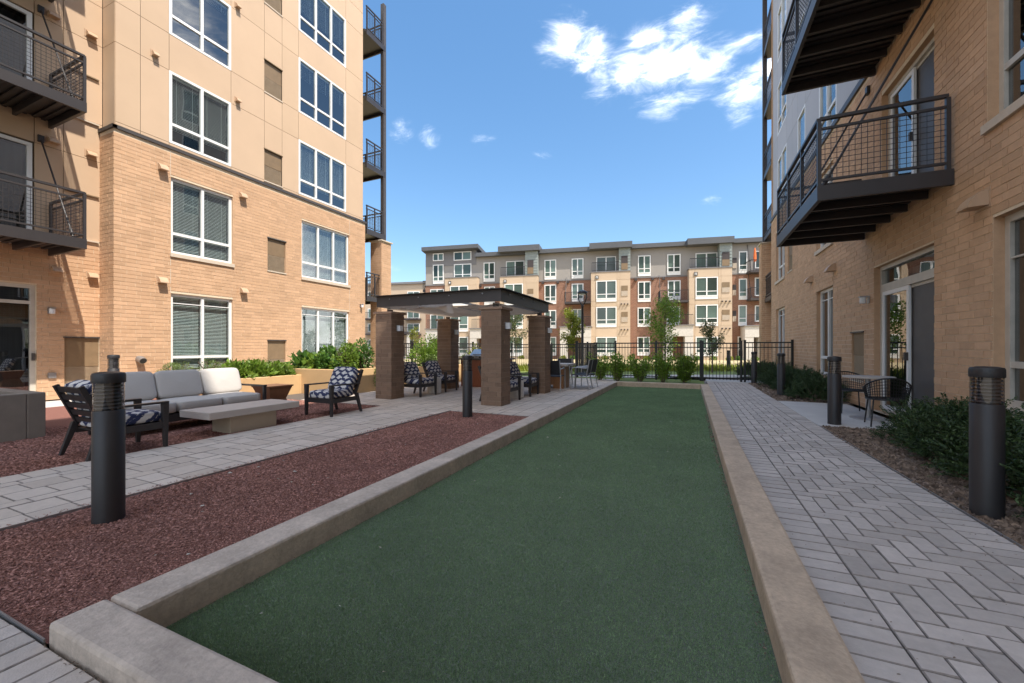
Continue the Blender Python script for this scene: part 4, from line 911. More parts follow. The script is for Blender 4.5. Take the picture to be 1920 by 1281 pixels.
# ================================================================== PERGOLA
PG = thing('pergola', 'brick column pergola with dark steel frame and pale folded fabric shade', 'pergola', (-5.35, 9.4, 0), world=True)
cols = {'A': (-3.90, 8.04), 'B': (-6.81, 8.02), 'C': (-6.84, 10.72), 'D': (-3.82, 10.66)}
cd = {}
for k, (x, y) in cols.items(): cd[k] = pier(PG, x - .235, x + .235, y - .235, y + .235, 2.07, 'column_brick', 40, cap=.055, capo=.05, capmat='column_cap')
for k, (x, y) in cols.items():
    mb = MB(); mb.box(x - .05, x + .05, y - .05, y + .05, 2.125, 2.24); mb.box(x - .11, x + .11, y - .06, y + .06, 2.126, 2.14); mb.part('stub_post', 'trim_dark', PG)
    F = Fr((x + .235, 0, 0), (0, 1, 0), (1, 0, 0)); mb = MB(); mb.fbox(F, y - .06, y + .06, 1.66, 1.80, .008, .03); l = mb.part('column_lamp', 'galv', PG); mb = MB(); mb.fbox(F, y - .05, y + .05, 1.655, 1.79, .03, .12); mb.part('shade', 'lamp_white', l)
x0, x1, y0, y1 = -6.98, -3.68, 7.80, 10.92
for (p, q, nm) in (((x0, y0), (x1, y0), 'f'), ((x1, y0), (x1, y1), 'r'), ((x0, y1), (x1, y1), 'b'), ((x0, y0), (x0, y1), 'l')):
    nx, ny = {'f': (0, -1), 'r': (1, 0), 'b': (0, 1), 'l': (-1, 0)}[nm]
    ln = .03 if nm in 'fb' else -.03
    pp, qq = Vector((p[0], p[1], 0)), Vector((q[0], q[1], 0)); t = (qq - pp).normalized() * ln; pp -= t; qq += t
    mb = MB(); mb.bar(pp + Vector((0, 0, 2.365)), qq + Vector((0, 0, 2.365)), .055, .25); bm = mb.part('steel_beam', 'trim_dark', PG)
    o = Vector((nx, ny, 0)) * .06; e = t.normalized() * .07 * (1 if ln > 0 else 1); e = e if ln > 0 else -e * 1.4
    mb = MB(); mb.bar(pp + o - e * 1.2 + Vector((0, 0, 2.497)), qq + o + e * 1.2 + Vector((0, 0, 2.497)), .17, .012); mb.part('flange', 'bronze_metal', bm)
    for i in range(4):
        c = pp.lerp(qq, .12 + .25 * i) + Vector((nx, ny, 0)) * .03 + Vector((0, 0, 2.42)); mb = MB(); mb.tube([c, c + Vector((nx, ny, 0)) * .02], .014, 8); mb.part('bolt', 'galv', bm)
for xx in (-5.9, -4.75):
    mb = MB(); mb.box(xx - .02, xx + .02, y0 + .03, y1 - .03, 2.26, 2.30); mb.part('track', 'alu', PG)
def cloth(name, x0, x1, nw, amp, z):
    nx, ny = nw * 14, 12; vs = []; fs_ = []
    for j in range(ny + 1):
        for i in range(nx + 1):
            t = i / nx; ph = t * nw; sag = abs(math.sin(ph * math.pi)); wv = amp * sag ** .8 * (.9 + .15 * math.sin(j * 1.3 + i * .11))
            vs.append((x0 + (x1 - x0) * t, y0 + .12 + (y1 - y0 - .24) * j / ny, z - wv))
    for j in range(ny):
        for i in range(nx): a = j * (nx + 1) + i; fs_.append((a, a + 1, a + nx + 2, a + nx + 1))
    mb = MB(); mb.add(vs, fs_); o = mb.part(name, 'canvas', PG, smooth=True); s_ = o.modifiers.new('s', 'SOLIDIFY'); s_.thickness = .004; return o
cloth('shade_cloth', x0 + .06, -5.15, 3, .035, 2.22); cloth('shade_cloth', -5.05, x1 - .12, 2, .035, 2.22)
mb = MB(); n = 24; vs = []
for j in range(5):
    for i in range(n + 1): t = i / n; vs.append((-5.95 + .95 * t, 8.0 + .02 * math.sin(i * 1.1) + .05 * j / 4, 2.28 - (.05 + .17 * t + .03 * math.sin(t * 9)) * j / 4))
mb.add(vs, [(j * (n + 1) + i, j * (n + 1) + i + 1, (j + 1) * (n + 1) + i + 1, (j + 1) * (n + 1) + i) for j in range(4) for i in range(n)]); mb.part('cloth_fold', 'canvas', PG, smooth=True)
# ================================================================== BOLLARDS
def make_bollard():
    o = thing('bollard_light', '', 'bollard', (0, 0, 0)); H = 1.11; r = .09
    mb = MB(); mb.lathe([(r, -.02), (r, .825), (r - .004, .83)], 40); mb.part('post', 'bollard_grey', o, auto=True)
    mb = MB(); mb.lathe([(.068, .83), (.068, 1.03)], 24); mb.part('core', 'mesh_black', o, auto=True)
    for i in range(7):
        z = .845 + i * .026; mb = MB(); mb.lathe([(.069, z + .009), (.083, z), (.083, z + .004), (.069, z + .013)], 32); mb.part('louver_ring', 'ring_metal', o, auto=True)
    mb = MB(); n = 40; vs = [(.0865 * math.cos(2 * math.pi * j / n), .0865 * math.sin(2 * math.pi * j / n), z) for z in (.832, 1.03) for j in range(n)]
    mb.add(vs, [(j, (j + 1) % n, n + (j + 1) % n, n + j) for j in range(n)]); mb.part('lens', 'lens', o, smooth=True)
    mb = MB(); mb.lathe([(r + .002, 1.028), (r + .004, 1.035), (r + .004, 1.085), (r - .002, 1.10), (r * .6, 1.108), (.01, 1.11)], 40); mb.part('cap', 'bollard_grey', o, auto=True)
    return o
bl = make_bollard()
BG = 'bollard lights along the paths'
for i, (x, y, lab) in enumerate(((2.05, 4.22, 'dark grey bollard light in bark beside the dense yews next to the brick window bay'), (2.17, 8.16, 'dark grey bollard light at the corner of the concrete patio slab by the wire chairs'),
        (2.2, 12.5, 'dark grey bollard light in bark between the patio slab and the gate'), (2.1, 16.5, 'dark grey bollard light next to the gate post'), (-3.90, 1.54, 'dark grey bollard light in red mulch in front of the slatted lounge chair'),
        (-3.70, 6.44, 'dark grey bollard light at the pointed end of the red mulch near the pergola'), (-10.7, 4.3, 'grey bollard light standing behind the sofa against the brick wall'), (at_depth(1366, 22).x, at_depth(1366, 22).y, 'small bollard light seen through the gate beyond the fence'))):
    o = bl if i == 0 else copy_tree(bl); o.location = (x, y, -.035 if x < -3.8 and y < 2 else 0); o['label'] = lab; o['group'] = BG
# ================================================================== LOUNGE FURNITURE
def make_chair():
    o = thing('lounge_chair', '', 'chair', (0, 0, 0)); F_ = 'furniture'
    for sx in (-1, 1):
        mb = MB(); x = sx * .315; mb.add([(x - .022, -.36, 0), (x + .022, -.36, 0), (x + .022, -.32, 0), (x - .022, -.32, 0), (x - .03, -.37, .55), (x + .03, -.37, .55), (x + .03, -.30, .55), (x - .03, -.30, .55)], QB); mb.part('leg', F_, o, bevel=.006)
        mb = MB(); mb.add([(x - .022, .36, 0), (x + .022, .36, 0), (x + .022, .40, 0), (x - .022, .40, 0), (x - .026, .22, .38), (x + .026, .22, .38), (x + .026, .29, .38), (x - .026, .29, .38)], QB); mb.part('leg', F_, o, bevel=.006)
        mb = MB(); mb.add([(x - .033, -.37, .55), (x + .033, -.37, .55), (x + .033, .33, .545), (x - .033, .33, .545), (x - .033, -.37, .575), (x + .033, -.37, .575), (x + .033, .33, .57), (x - .033, .33, .57)], QB); mb.part('arm', F_, o, bevel=.006)
        mb = MB(); mb.box(x - .015, x + .015, -.32, .26, .24, .32); mb.part('side_rail', F_, o)
        mb = MB(); mb.bar((x * .93, .24, .36), (x * .93, .43, .82), .045, .05, up=(0, 1, 0)); mb.part('back_post', F_, o)
    mb = MB(); mb.box(-.30, .30, -.345, -.315, .24, .32); mb.part('front_rail', F_, o)
    mb = MB(); mb.box(-.30, .30, -.30, .24, .285, .305); mb.part('seat_deck', F_, o)
    for i in range(5):
        t = .1 + i * .2; mb = MB(); mb.bar((-.27, .24 + .19 * t, .36 + .46 * t), (.27, .24 + .19 * t, .36 + .46 * t), .022, .062, up=(0, .38, 1)); mb.part('back_slat', F_, o)
    mb = MB(); mb.cushion((0, -.045, .385), (.58, .62, .15)); mb.part('seat_cushion', 'ikat', o, smooth=True)
    mb = MB(); mb.cushion((0, .235, .63), (.57, .50, .17), rx=R(66)); mb.part('back_cushion', 'ikat', o, smooth=True)
    return o
ch = make_chair(); CG = 'lounge chairs with patterned cushions'
for i, (x, y, a, lab) in enumerate(((-6.21, 5.72, 0, 'dark lounge chair with navy patterned cushions between the stone table and the pergola'), (-6.38, 2.60, 180, 'dark lounge chair showing its slatted back, behind the bollard and beside the sofa'),
        (-6.52, 8.75, 88, 'patterned lounge chair by the left front pergola column, back to the planter'), (-6.58, 9.92, 93, 'patterned lounge chair by the rear pergola column next to the grill'),
        (-4.07, 8.66, 87, 'patterned lounge chair half hidden by the right front pergola column'), (-4.05, 9.93, 92, 'patterned lounge chair beside the rear right pergola column by the dining table'))):
    o = ch if i == 0 else copy_tree(ch); o.location = (x, y, 0); o.rotation_euler = (0, 0, R(a)); o['label'] = lab; o['group'] = CG
def sofa():
    o = thing('sofa', 'dark framed three seat sofa with pale grey cushions behind the stone table', 'sofa', (-7.52, 3.95, 0), rz=R(90)); F_ = 'furniture'; w = 1.03
    for sx in (-1, 1):
        for y in (-.41, .37):
            mb = MB(); mb.box(sx * w - .025, sx * w + .025, y - .02, y + .03, 0, .54 if y < 0 else .56); mb.part('leg', F_, o, bevel=.005)
        mb = MB(); mb.box(sx * w - .033, sx * w + .033, -.43, .41, .54, .57); mb.part('arm', F_, o, bevel=.005)
        mb = MB(); mb.box(sx * w - .015, sx * w + .015, -.39, .36, .16, .25); mb.part('side_rail', F_, o)
    mb = MB(); mb.box(-w, w, -.42, -.38, .14, .25); mb.part('front_rail', F_, o); mb = MB(); mb.box(-w, w, .34, .38, .16, .30); mb.part('back_rail', F_, o)
    mb = MB(); mb.box(-w, w, -.38, .34, .22, .245); mb.part('seat_deck', F_, o)
    for i in (-1, 0, 1):
        mb = MB(); mb.cushion((i * .66, -.05, .345), (.655, .74, .19), e=.22); mb.part('seat_cushion', 'sofa_fabric', o, smooth=True)
        mb = MB(); mb.cushion((i * .66, .26, .645), (.655, .46, .19), rx=R(72), e=.28); mb.part('back_cushion', 'sofa_fabric', o, smooth=True)
    mb = MB(); mb.bar((-w, .42, .60), (w, .42, .60), .03, .07); mb.part('back_frame', F_, o)
sofa()
ft = thing('low_table', 'long low stone slab table on a narrow plinth in front of the sofa', 'table', (-6.4, 4.15, 0), world=True)
mb = MB(); mb.box(-6.76, -6.06, 3.45, 4.86, .245, .345); mb.part('table_top', 'table_stone', ft, bevel=.006)
mb = MB(); mb.box(-6.57, -6.14, 3.78, 4.50, -.01, .245); mb.part('plinth', 'table_base', ft, bevel=.004)
st = thing('side_table', 'brown wooden hourglass side table at the end of the sofa', 'table', (-7.75, 5.6, 0)); 
mb = MB(); mb.add([(-.26, -.26, .46), (.26, -.26, .46), (.26, .26, .46), (-.26, .26, .46), (-.27, -.27, .49), (.27, -.27, .49), (.27, .27, .49), (-.27, .27, .49)], QB); mb.part('top', 'wood_brown', st)
for (z0, z1, a, b) in ((.22, .46, .17, .25), (0, .22, .24, .17)):
    mb = MB(); mb.add([(-a, -a, z0), (a, -a, z0), (a, a, z0), (-a, a, z0), (-b, -b, z1), (b, -b, z1), (b, b, z1), (-b, b, z1)], QB); mb.part('body', 'wood_brown', st)
for (x, y, lab) in ((-6.42, 9.36, 'white drum side table between the two left pergola chairs'), (-3.95, 9.30, 'white drum side table between the two right pergola chairs')):
    s_ = thing('drum_table', lab, 'side table', (x, y, 0), group='white drum tables'); mb = MB(); mb.lathe([(.17, 0), (.19, .02), (.19, .40), (.185, .42)], 28); mb.part('drum', 'white_pot', s_, auto=True); mb = MB(); mb.lathe([(.17, .42), (.165, .435)], 28); mb.part('top', 'table_stone', s_)
# planters
def planter(label, x0, x1, y0, y1, h, mat='stucco', t=.14, soilz=.06):
    o = thing('planter', label, 'planter', ((x0 + x1) / 2, (y0 + y1) / 2, 0), world=True)
    for (a, b, c, d) in ((x0, x1, y0, y0 + t), (x0, x1, y1 - t, y1), (x0, x0 + t, y0 + t, y1 - t), (x1 - t, x1, y0 + t, y1 - t)):
        mb = MB(); mb.box(a, b, c, d, -.05, h); mb.part('planter_wall', mat, o, bevel=.012)
    mb = MB(); mb.box(x0 + t, x1 - t, y0 + t, y1 - t, 0, h - soilz); mb.part('soil', 'soil', o); return o
planter('low stucco planter full of bright basil next to the sofa', -11.2, -9.9, 6.1, 8.1, .50)
planter('tall stucco planter with squash vines below the three part window', -10.75, -8.30, 8.0, 9.75, .66)
planter('stucco planter with a big leafy bush behind the pergola', -9.2, -7.7, 11.1, 13.4, .62)
planter('low stucco planter of junipers along the brick wall behind the sofa', -13.0, -11.5, 5.7, 8.6, .55)
planter('square dark concrete planter by the recessed patio door', -9.95, -8.35, .35, 2.62, .62, 'pot_concrete', .18, .05)
# ================================================================== GRILL, DINING, PATIO SET
gr = thing('grill_island', 'outdoor kitchen island with red wood panels and stainless grill', 'grill', (-5.55, 11.75, 0), world=True); gr.location.x -= .5
mb = MB(); mb.box(-6.25, -4.8, 11.35, 12.15, 0, .86); mb.part('cabinet', 'wood_red', gr)
for i in range(4): mb = MB(); mb.box(-6.25 + i * .3625 + .006, -6.25 + (i + 1) * .3625 - .006, 11.335, 11.349, .04, .84); mb.part('panel', 'wood_red', gr)
mb = MB(); mb.box(-6.32, -4.72, 11.28, 12.2, .861, .91); mb.part('counter', 'trim_dark', gr)
mb = MB(); pr = [(11.42, .911), (12.05, .911), (12.05, 1.14), (11.78, 1.20), (11.46, 1.0)]; n = 5; mb.add([(x, y, z) for x in (-6.0, -5.0) for (y, z) in pr], [tuple(range(n)), tuple(range(2 * n - 1, n - 1, -1))] + [(i, i + n, (i + 1) % n + n, (i + 1) % n) for i in range(n)]); hd = mb.part('hood', 'stainless', gr)
mb = MB(); mb.tube([(-5.85, 11.40, 1.03), (-5.15, 11.40, 1.03)], .016, 8); mb.bar((-5.8, 11.40, 1.03), (-5.8, 11.47, 1.02), .02, .02); mb.bar((-5.2, 11.40, 1.03), (-5.2, 11.47, 1.02), .02, .02); mb.part('handle', 'galv', hd)
for i in range(4): mb = MB(); mb.tube([(-5.85 + .23 * i, 11.40, .945), (-5.85 + .23 * i, 11.43, .945)], .025, 10); mb.part('knob', 'black_metal', gr)
dt = thing('dining_table', 'pale topped dining table on teak pedestals beside the bocce court', 'table', (-3.9, 12.2, 0), world=True)
mb = MB(); mb.box(-4.6, -3.32, 11.75, 12.7, .685, .755); mb.part('table_top', 'table_stone', dt, bevel=.006)
for (a, b) in ((-4.4, -4.1), (-3.82, -3.5)): mb = MB(); mb.box(a, b, 11.9, 12.55, 0, .685); mb.part('pedestal', 'wood_teak', dt, bevel=.006)
mb = MB(); mb.box(-4.1, -3.82, 12.0, 12.4, .1, .6); mb.part('panel', 'wood_teak', dt)
def make_dchair():
    o = thing('dining_chair', '', 'chair', (0, 0, 0))
    for sx in (-1, 1):
        x = sx * .27; mb = MB(); mb.tube([(x, -.25, 0), (x, -.24, .58), (x, -.20, .645), (x, -.1, .66), (x, .22, .64)], .016, 8); mb.part('front_leg', 'alu', o, auto=True)
        mb = MB(); mb.tube([(x, .30, 0), (x * .95, .21, .42), (x * .92, .30, .88)], .016, 8); mb.part('rear_leg', 'alu', o, auto=True)
    mb = MB(); mb.add([(-.25, -.24, .425), (.25, -.24, .425), (.25, .22, .41), (-.25, .22, .41), (-.25, -.24, .445), (.25, -.24, .445), (.25, .22, .43), (-.25, .22, .43)], QB); mb.part('seat', 'mesh_black', o)
    mb = MB(); mb.add([(-.25, .215, .47), (.25, .215, .47), (.25, .23, .47), (-.25, .23, .47), (-.25, .295, .88), (.25, .295, .88), (.25, .31, .88), (-.25, .31, .88)], QB); mb.part('back', 'mesh_black', o)
    return o
dc = make_dchair()
for i, (x, y, a, lab) in enumerate(((-3.62, 11.35, 182, 'dining chair with alu arms pulled up beside the pergola column'), (-3.0, 12.1, -88, 'dining chair at the court end of the teak table, nearer the pergola'), (-3.0, 12.75, -95, 'dining chair at the court end of the teak table, nearer the fence'), (-3.85, 13.05, 3, 'dining chair on the fence side of the teak table'))):
    o = dc if i == 0 else copy_tree(dc); o.location = (x, y, 0); o.rotation_euler = (0, 0, R(a)); o['label'] = lab; o['group'] = 'dining chairs with black mesh backs'
pt = thing('cafe_table', 'round pale cafe table on the concrete patio slab by the sliding door', 'table', (2.88, 9.02, .004))
mb = MB(); mb.lathe([(.352, .715), (.36, .72), (.36, .74), (.355, .745)], 40); mb.part('table_top', 'table_stone', pt, auto=True)
mb = MB(); mb.tube([(0, 0, .02), (0, 0, .716)], .035, 14); mb.part('pedestal', 'alu', pt, auto=True)
mb = MB(); mb.lathe([(.26, 0), (.26, .012), (.05, .025)], 36); mb.part('base', 'alu', pt, auto=True)
def make_wire():
    o = thing('wire_chair', '', 'chair', (0, 0, 0)); B = 'black_metal'
    rim = [(.285 * math.cos(t), .27 * math.sin(t), .60 + .17 * max(0, math.sin(t)) ** 1.2) for t in [R(-35 + 250 * i / 24) for i in range(25)]]
    seat = [(.255 * math.cos(t), .245 * math.sin(t), .43) for t in [2 * math.pi * i / 24 for i in range(25)]]
    mb = MB(); mb.tube(rim, .012, 8); mb.part('rim', B, o, auto=True); mb = MB(); mb.tube(seat, .012, 8); mb.part('seat_ring', B, o, auto=True)
    mb = MB()
    for i in range(0, 37):
        t = R(-35 + 250 * i / 36); top = (.285 * math.cos(t), .27 * math.sin(t), .60 + .17 * max(0, math.sin(t)) ** 1.2); mb.tube([(.25 * math.cos(t), .24 * math.sin(t), .43), top], .0045, 4)
    for k in range(1, 7): mb.tube([((.25 + .035 * k / 7) * math.cos(t), (.24 + .03 * k / 7) * math.sin(t), .43 + (.17 + .17 * max(0, math.sin(t)) ** 1.2) * k / 7) for t in [R(-35 + 250 * i / 24) for i in range(25)]], .0045, 4)
    mb.part('basket_weave', B, o, kind='stuff')
    mb = MB()
    for i in range(-6, 7):
        e = i * .037; w = math.sqrt(max(0, .245 ** 2 - e * e)); mb.tube([(-w, e, .43), (w, e, .43)], .004, 4); mb.tube([(e, -w, .43), (e, w, .43)], .004, 4)
    mb.part('seat_weave', B, o, kind='stuff')
    for (x, y) in ((-.2, -.19), (.2, -.19), (-.2, .2), (.2, .2)): mb = MB(); mb.tube([(x * .95, y * .95, .43), (x * 1.15, y * 1.2, 0)], .011, 8); mb.part('leg', B, o, auto=True)
    for (p, q) in (((-.233, .16, .60), (-.22, -.1, .43)), ((.233, .16, .60), (.22, -.1, .43))): mb = MB(); mb.tube([(p[0], -.155, .60), (p[0] * 1.02, -.17, .5), q], .011, 8); mb.part('arm_support', B, o, auto=True)
    return o
wc = make_wire()
for i, (x, y, a, lab) in enumerate(((2.86, 9.78, 4, 'black wire basket chair on the louver side of the cafe table'), (2.88, 8.30, 172, 'black wire basket chair behind the yews on the near side of the cafe table'))):
    o = wc if i == 0 else copy_tree(wc); o.location = (x, y, .004); o.rotation_euler = (0, 0, R(a)); o['label'] = lab; o['group'] = 'black wire patio chairs'
# ================================================================== FENCE AND GATE
PKT = {}
def fence(label, p, q, posts, zt=1.45, name='metal_fence', cat='fence', end=True, z0=.05):
    p, q = Vector((*p, 0)), Vector((*q, 0)); o = thing(name, label, cat, tuple((p + q) / 2), world=True); L_ = (q - p).length; t = (q - p).normalized()
    for (z, h) in ((zt - .02, .045), (zt - .19, .035), (.12 + z0 - .05, .04)):
        mb = MB(); mb.bar(p + Vector((0, 0, z)), q + Vector((0, 0, z)), .035, h); mb.part('rail', 'black_metal', o)
    for i in range(posts + 1):
        if (i == posts and not end): continue
        c = p + t * (L_ * i / posts); mb = MB(); mb.box(c.x - .035, c.x + .035, c.y - .035, c.y + .035, -.05, zt + .06); mb.box(c.x - .042, c.x + .042, c.y - .042, c.y + .042, zt + .06, zt + .08); mb.part('post', 'black_metal', o)
    n = int(L_ / .115); key = round(zt, 2)
    if key not in PKT: mb = MB(); mb.box(-.009, .009, -.009, .009, z0, zt - .04); PKT[key] = mb.mesh('picket', 'black_metal')
    for i in range(1, n):
        c = p + t * (L_ * i / n); k = link('picket', PKT[key], o); k.location = (c.x, c.y, 0)
    return o
YFN = 16.9
fence('short black metal fence between the gate and the shaded brick building', (1.86, YFN), (3.30, YFN), 1)
gt = fence('black metal garden gate at the end of the paver walkway', (.47, YFN), (1.74, YFN), 1, 1.43, 'garden_gate', 'gate')
mb = MB(); mb.box(1.66, 1.78, YFN - .06, YFN + .06, .95, 1.15); mb.part('latch', 'black_metal', gt)
fence('black metal fence behind the shrubs at the end of the court', (-4.35, YFN), (.40, YFN), 3)
fence('black metal fence running back behind the dining table and lamp post', (-4.5, 21.5), (-4.42, YFN + .12), 2)
fence('black metal fence seen behind the pergola chairs', (-9.4, 21.5), (-4.6, 21.5), 2)
fence('black metal fence behind the big leafy planter bush', (-9.5, 14.9), (-9.5, 21.4), 3)
fence('black metal fence closing off the tan building corner', (-13.0, 14.75), (-9.6, 14.75), 2)
lp = thing('street_lamp', 'black lamp post with a looped open head behind the fence', 'street lamp', tuple(at_depth(1092, 18.5)))
mb = MB(); mb.lathe([(.11, -.1), (.11, .1), (.06, .16), (.055, 3.1), (.07, 3.14), (.05, 3.2)], 16); mb.part('post', 'black_metal', lp, auto=True)
for sx in (-1, 1): mb = MB(); mb.tube([(0, 0, 3.15), (sx * .12, 0, 3.32), (sx * .20, 0, 3.55), (sx * .17, 0, 3.74)], .028, 8); mb.part('arm', 'black_metal', lp, auto=True)
mb = MB(); mb.lathe([(.20, 3.70), (.24, 3.73), (.22, 3.80), (.10, 3.86), (.02, 3.87)], 24); mb.part('hood', 'black_metal', lp, auto=True)
mb = MB(); mb.lathe([(.15, 3.675), (.18, 3.70)], 24); mb.part('lens', 'lamp_white', lp)
# ================================================================== PLANTS
def unit(v): return v / np.maximum(1e-9, np.linalg.norm(v, axis=1))[:, None]
def leaf_mesh(name, P, D, L, Wd, mat, fold=.0):
    n = len(P); D = unit(D); r = rng.normal(size=(n, 3)); sd = unit(np.cross(D, r)); up = np.cross(sd, D); L = np.broadcast_to(L, (n,))[:, None]; Wd = np.broadcast_to(Wd, (n,))[:, None]
    V = np.stack([P, P + D * L * .45 + sd * Wd * .5 + up * L * fold, P + D * L, P + D * L * .45 - sd * Wd * .5 + up * L * fold], 1).reshape(-1, 3)
    return np_mesh(name, V, np.arange(n * 4).reshape(-1, 4), mat)
def stems_mesh(segs, r, mat='bark_trunk', name='stems', n=5):
    mb = MB()
    for s in segs: mb.tube(s, r, n, r * .4)
    return mb.mesh(name, mat)
def make_yew(rx, ry, rz, sprays, seed):
    g = np.random.default_rng(seed); a = g.uniform(0, 2 * math.pi, sprays); u = g.uniform(.0, 1, sprays); rr = g.uniform(.55, 1.0, sprays) ** .6
    lump = 1 + .22 * np.sin(a * 3 + seed) * np.cos(u * 5 + seed * 2) + .14 * np.sin(a * 7 + u * 9)
    sn = np.sqrt(1 - u * u * .96); C = np.column_stack([np.cos(a) * sn * rx * rr * lump, np.sin(a) * sn * ry * rr * lump, .06 + u * rz * rr * lump])
    O = unit(np.column_stack([C[:, 0] / rx, C[:, 1] / ry, C[:, 2] / rz * .9 + .25])) + g.normal(size=(sprays, 3)) * .28; O[:, 2] += .15; O = unit(O)
    k = 26; ln = g.uniform(.10, .22, sprays); t = np.linspace(0, 1, k)[None, :, None]
    Pn = C[:, None, :] + O[:, None, :] * t * ln[:, None, None]; Pn[:, :, 2] += (-(t[:, :, 0] ** 2) * .03)
    side = unit(np.cross(O, g.normal(size=(sprays, 3)))); sg = np.where(np.arange(k) % 2 == 0, 1., -1.)[None, :, None]
    Dn = O[:, None, :] * .55 + side[:, None, :] * sg * .8 + g.normal(size=(sprays, k, 3)) * .18
    return leaf_mesh('foliage', Pn.reshape(-1, 3), Dn.reshape(-1, 3), np.tile(np.linspace(.045, .028, k), sprays), .013, 'yew')
yews = [make_yew(.52, .55, .62, 900, 3), make_yew(.60, .50, .58, 900, 5), make_yew(.45, .62, .66, 900, 9)]
stm = stems_mesh([[(0, 0, -.02), (.1 * math.cos(a), .1 * math.sin(a), .2), (.3 * math.cos(a), .3 * math.sin(a), .45)] for a in (0, 1.1, 2.3, 3.4, 4.4, 5.5)], .014)
spots = [(2.78, 4.05, 1.1, 'dark green yew beside the near brick window and bollard'), (2.76, 5.15, 1.0, 'dark green yew in bark, first beyond the bollard by the window'), (2.72, 6.0, .95, 'dark green yew in bark, middle of the group before the patio slab'),
         (2.86, 6.8, .85, 'dark green yew overhanging the patio slab next to the wire chair'), (2.75, 11.75, .92, 'dark green yew just past the patio slab under the louver'), (2.72, 12.75, .95, 'dark green yew below the narrow ground floor window'), (2.78, 13.75, .9, 'dark green yew between the narrow window and the fence'),
         (2.70, 14.8, .95, 'dark green yew behind the third bollard on the walkway'), (2.75, 15.9, .95, 'dark green yew against the short fence by the gate'), (2.75, 18.3, 1.0, 'dark green yew just outside the short fence'), (2.5, 19.8, 1.0, 'dark green yew outside the fence near the building corner')]
for i, (x, y, s_, lab) in enumerate(spots):
    o = thing('yew_shrub', lab, 'shrub', (x, y, 0), group='dark yews along the shaded wall', rz=i * 1.3); o.scale = (s_, s_, s_ * (.86 if i < 4 else .92))
    link('foliage', yews[i % 3], o); link('stems', stm, o)
def bush_pts(n, rx, ry, rz, seed, z0=0., shell=.5, lumps=9):
    g = np.random.default_rng(seed); cs = g.normal(size=(lumps, 3)); cs = unit(cs) * g.uniform(.35, .72, lumps)[:, None]; cs[:, 2] = np.abs(cs[:, 2]) * .9 + .15
    idx = g.integers(0, lumps, n); d = unit(g.normal(size=(n, 3))); r = g.uniform(shell, 1, n) ** .7 * g.uniform(.30, .46, lumps)[idx]
    P = cs[idx] + d * r[:, None]; P *= np.array([rx, ry, rz]); P[:, 2] += z0; k = P[:, 2] > z0 * .9 - .02; return P[k], (d + np.array([0, 0, .35]))[k], g
def make_shrub(name, label, cat, loc, r, n, size, mat, seed, group=None, lumps=9, asp=.5, stem=True, z0=.05):
    o = thing(name, label, cat, loc, group=group); P, D, g = bush_pts(n, *r, seed, z0, lumps=lumps); L = g.uniform(size * .6, size * 1.3, len(P))
    link('foliage', leaf_mesh('foliage', P, D + g.normal(size=D.shape) * .5, L, L * asp, mat, .08), o)
    if stem:
        sg = []
        for i in range(7): a = i * .9 + seed; sg.append([(.03 * math.cos(a), .03 * math.sin(a), -.04), (r[0] * .3 * math.cos(a), r[1] * .3 * math.sin(a), r[2] * .4), (r[0] * .62 * math.cos(a), r[1] * .62 * math.sin(a), r[2] * .85)])
        link('stems', stems_mesh(sg, .012), o)
    return o
def make_twiggy(name, label, cat, loc, rx, rz, nst, nlf, size, mat, seed, group=None):
    g = np.random.default_rng(seed); o = thing(name, label, cat, loc, group=group); a = g.uniform(0, 6.283, nst); sp = g.uniform(.15, 1, nst) * rx; h = g.uniform(.55, 1.05, nst) * rz
    B_ = np.column_stack([.05 * np.cos(a), .05 * np.sin(a), np.zeros(nst)]); T = np.column_stack([sp * np.cos(a), sp * np.sin(a), h])
    link('stems', stems_mesh([[tuple(b), tuple(b + (t - b) * .5 + np.array([0, 0, .06])), tuple(t)] for b, t in zip(B_, T)], .009), o)
    i = g.integers(0, nst, nlf); t = g.uniform(.12, 1.05, nlf); P = B_[i] + (T - B_)[i] * t[:, None] + np.array([0, 0, .24])[None] * (t * (1 - t))[:, None] + g.normal(size=(nlf, 3)) * np.array([.055, .055, .05])
    P[:, 2] = np.abs(P[:, 2]); L = g.uniform(size * .6, size * 1.35, nlf); D = (T - B_)[i] * .6 + g.normal(size=(nlf, 3)) * .55
    link('foliage', leaf_mesh('foliage', P, D, L, L * .5, mat, .07), o); return o
# shrubs between court and fence
fx = [(1125, 'first shrub along the court end fence, nearest the dining table'), (1158, 'second shrub from the dining table along the court end fence'), (1200, 'third shrub from the dining table, wide and leafy, before the fence'), (1243, 'fourth shrub from the dining table, slim, before the fence'), (1284, 'densest shrub before the fence, next to the gate')]
for i, (u, lab) in enumerate(fx):
    d = ray(u, HY); t = 15.7 / d.y; make_twiggy('fence_shrub', 'bright green ' + lab, 'shrub', (d.x * t, 15.7, -.01), .42 + .12 * (i == 2), .92 + .12 * (i % 2) + .05 * (i == 4), 26 + 14 * (i == 4), 1500 + 1300 * (i == 4), .085, 'leaf_bright' if i < 4 else 'leaf', 20 + i, 'leafy shrubs along the fence')
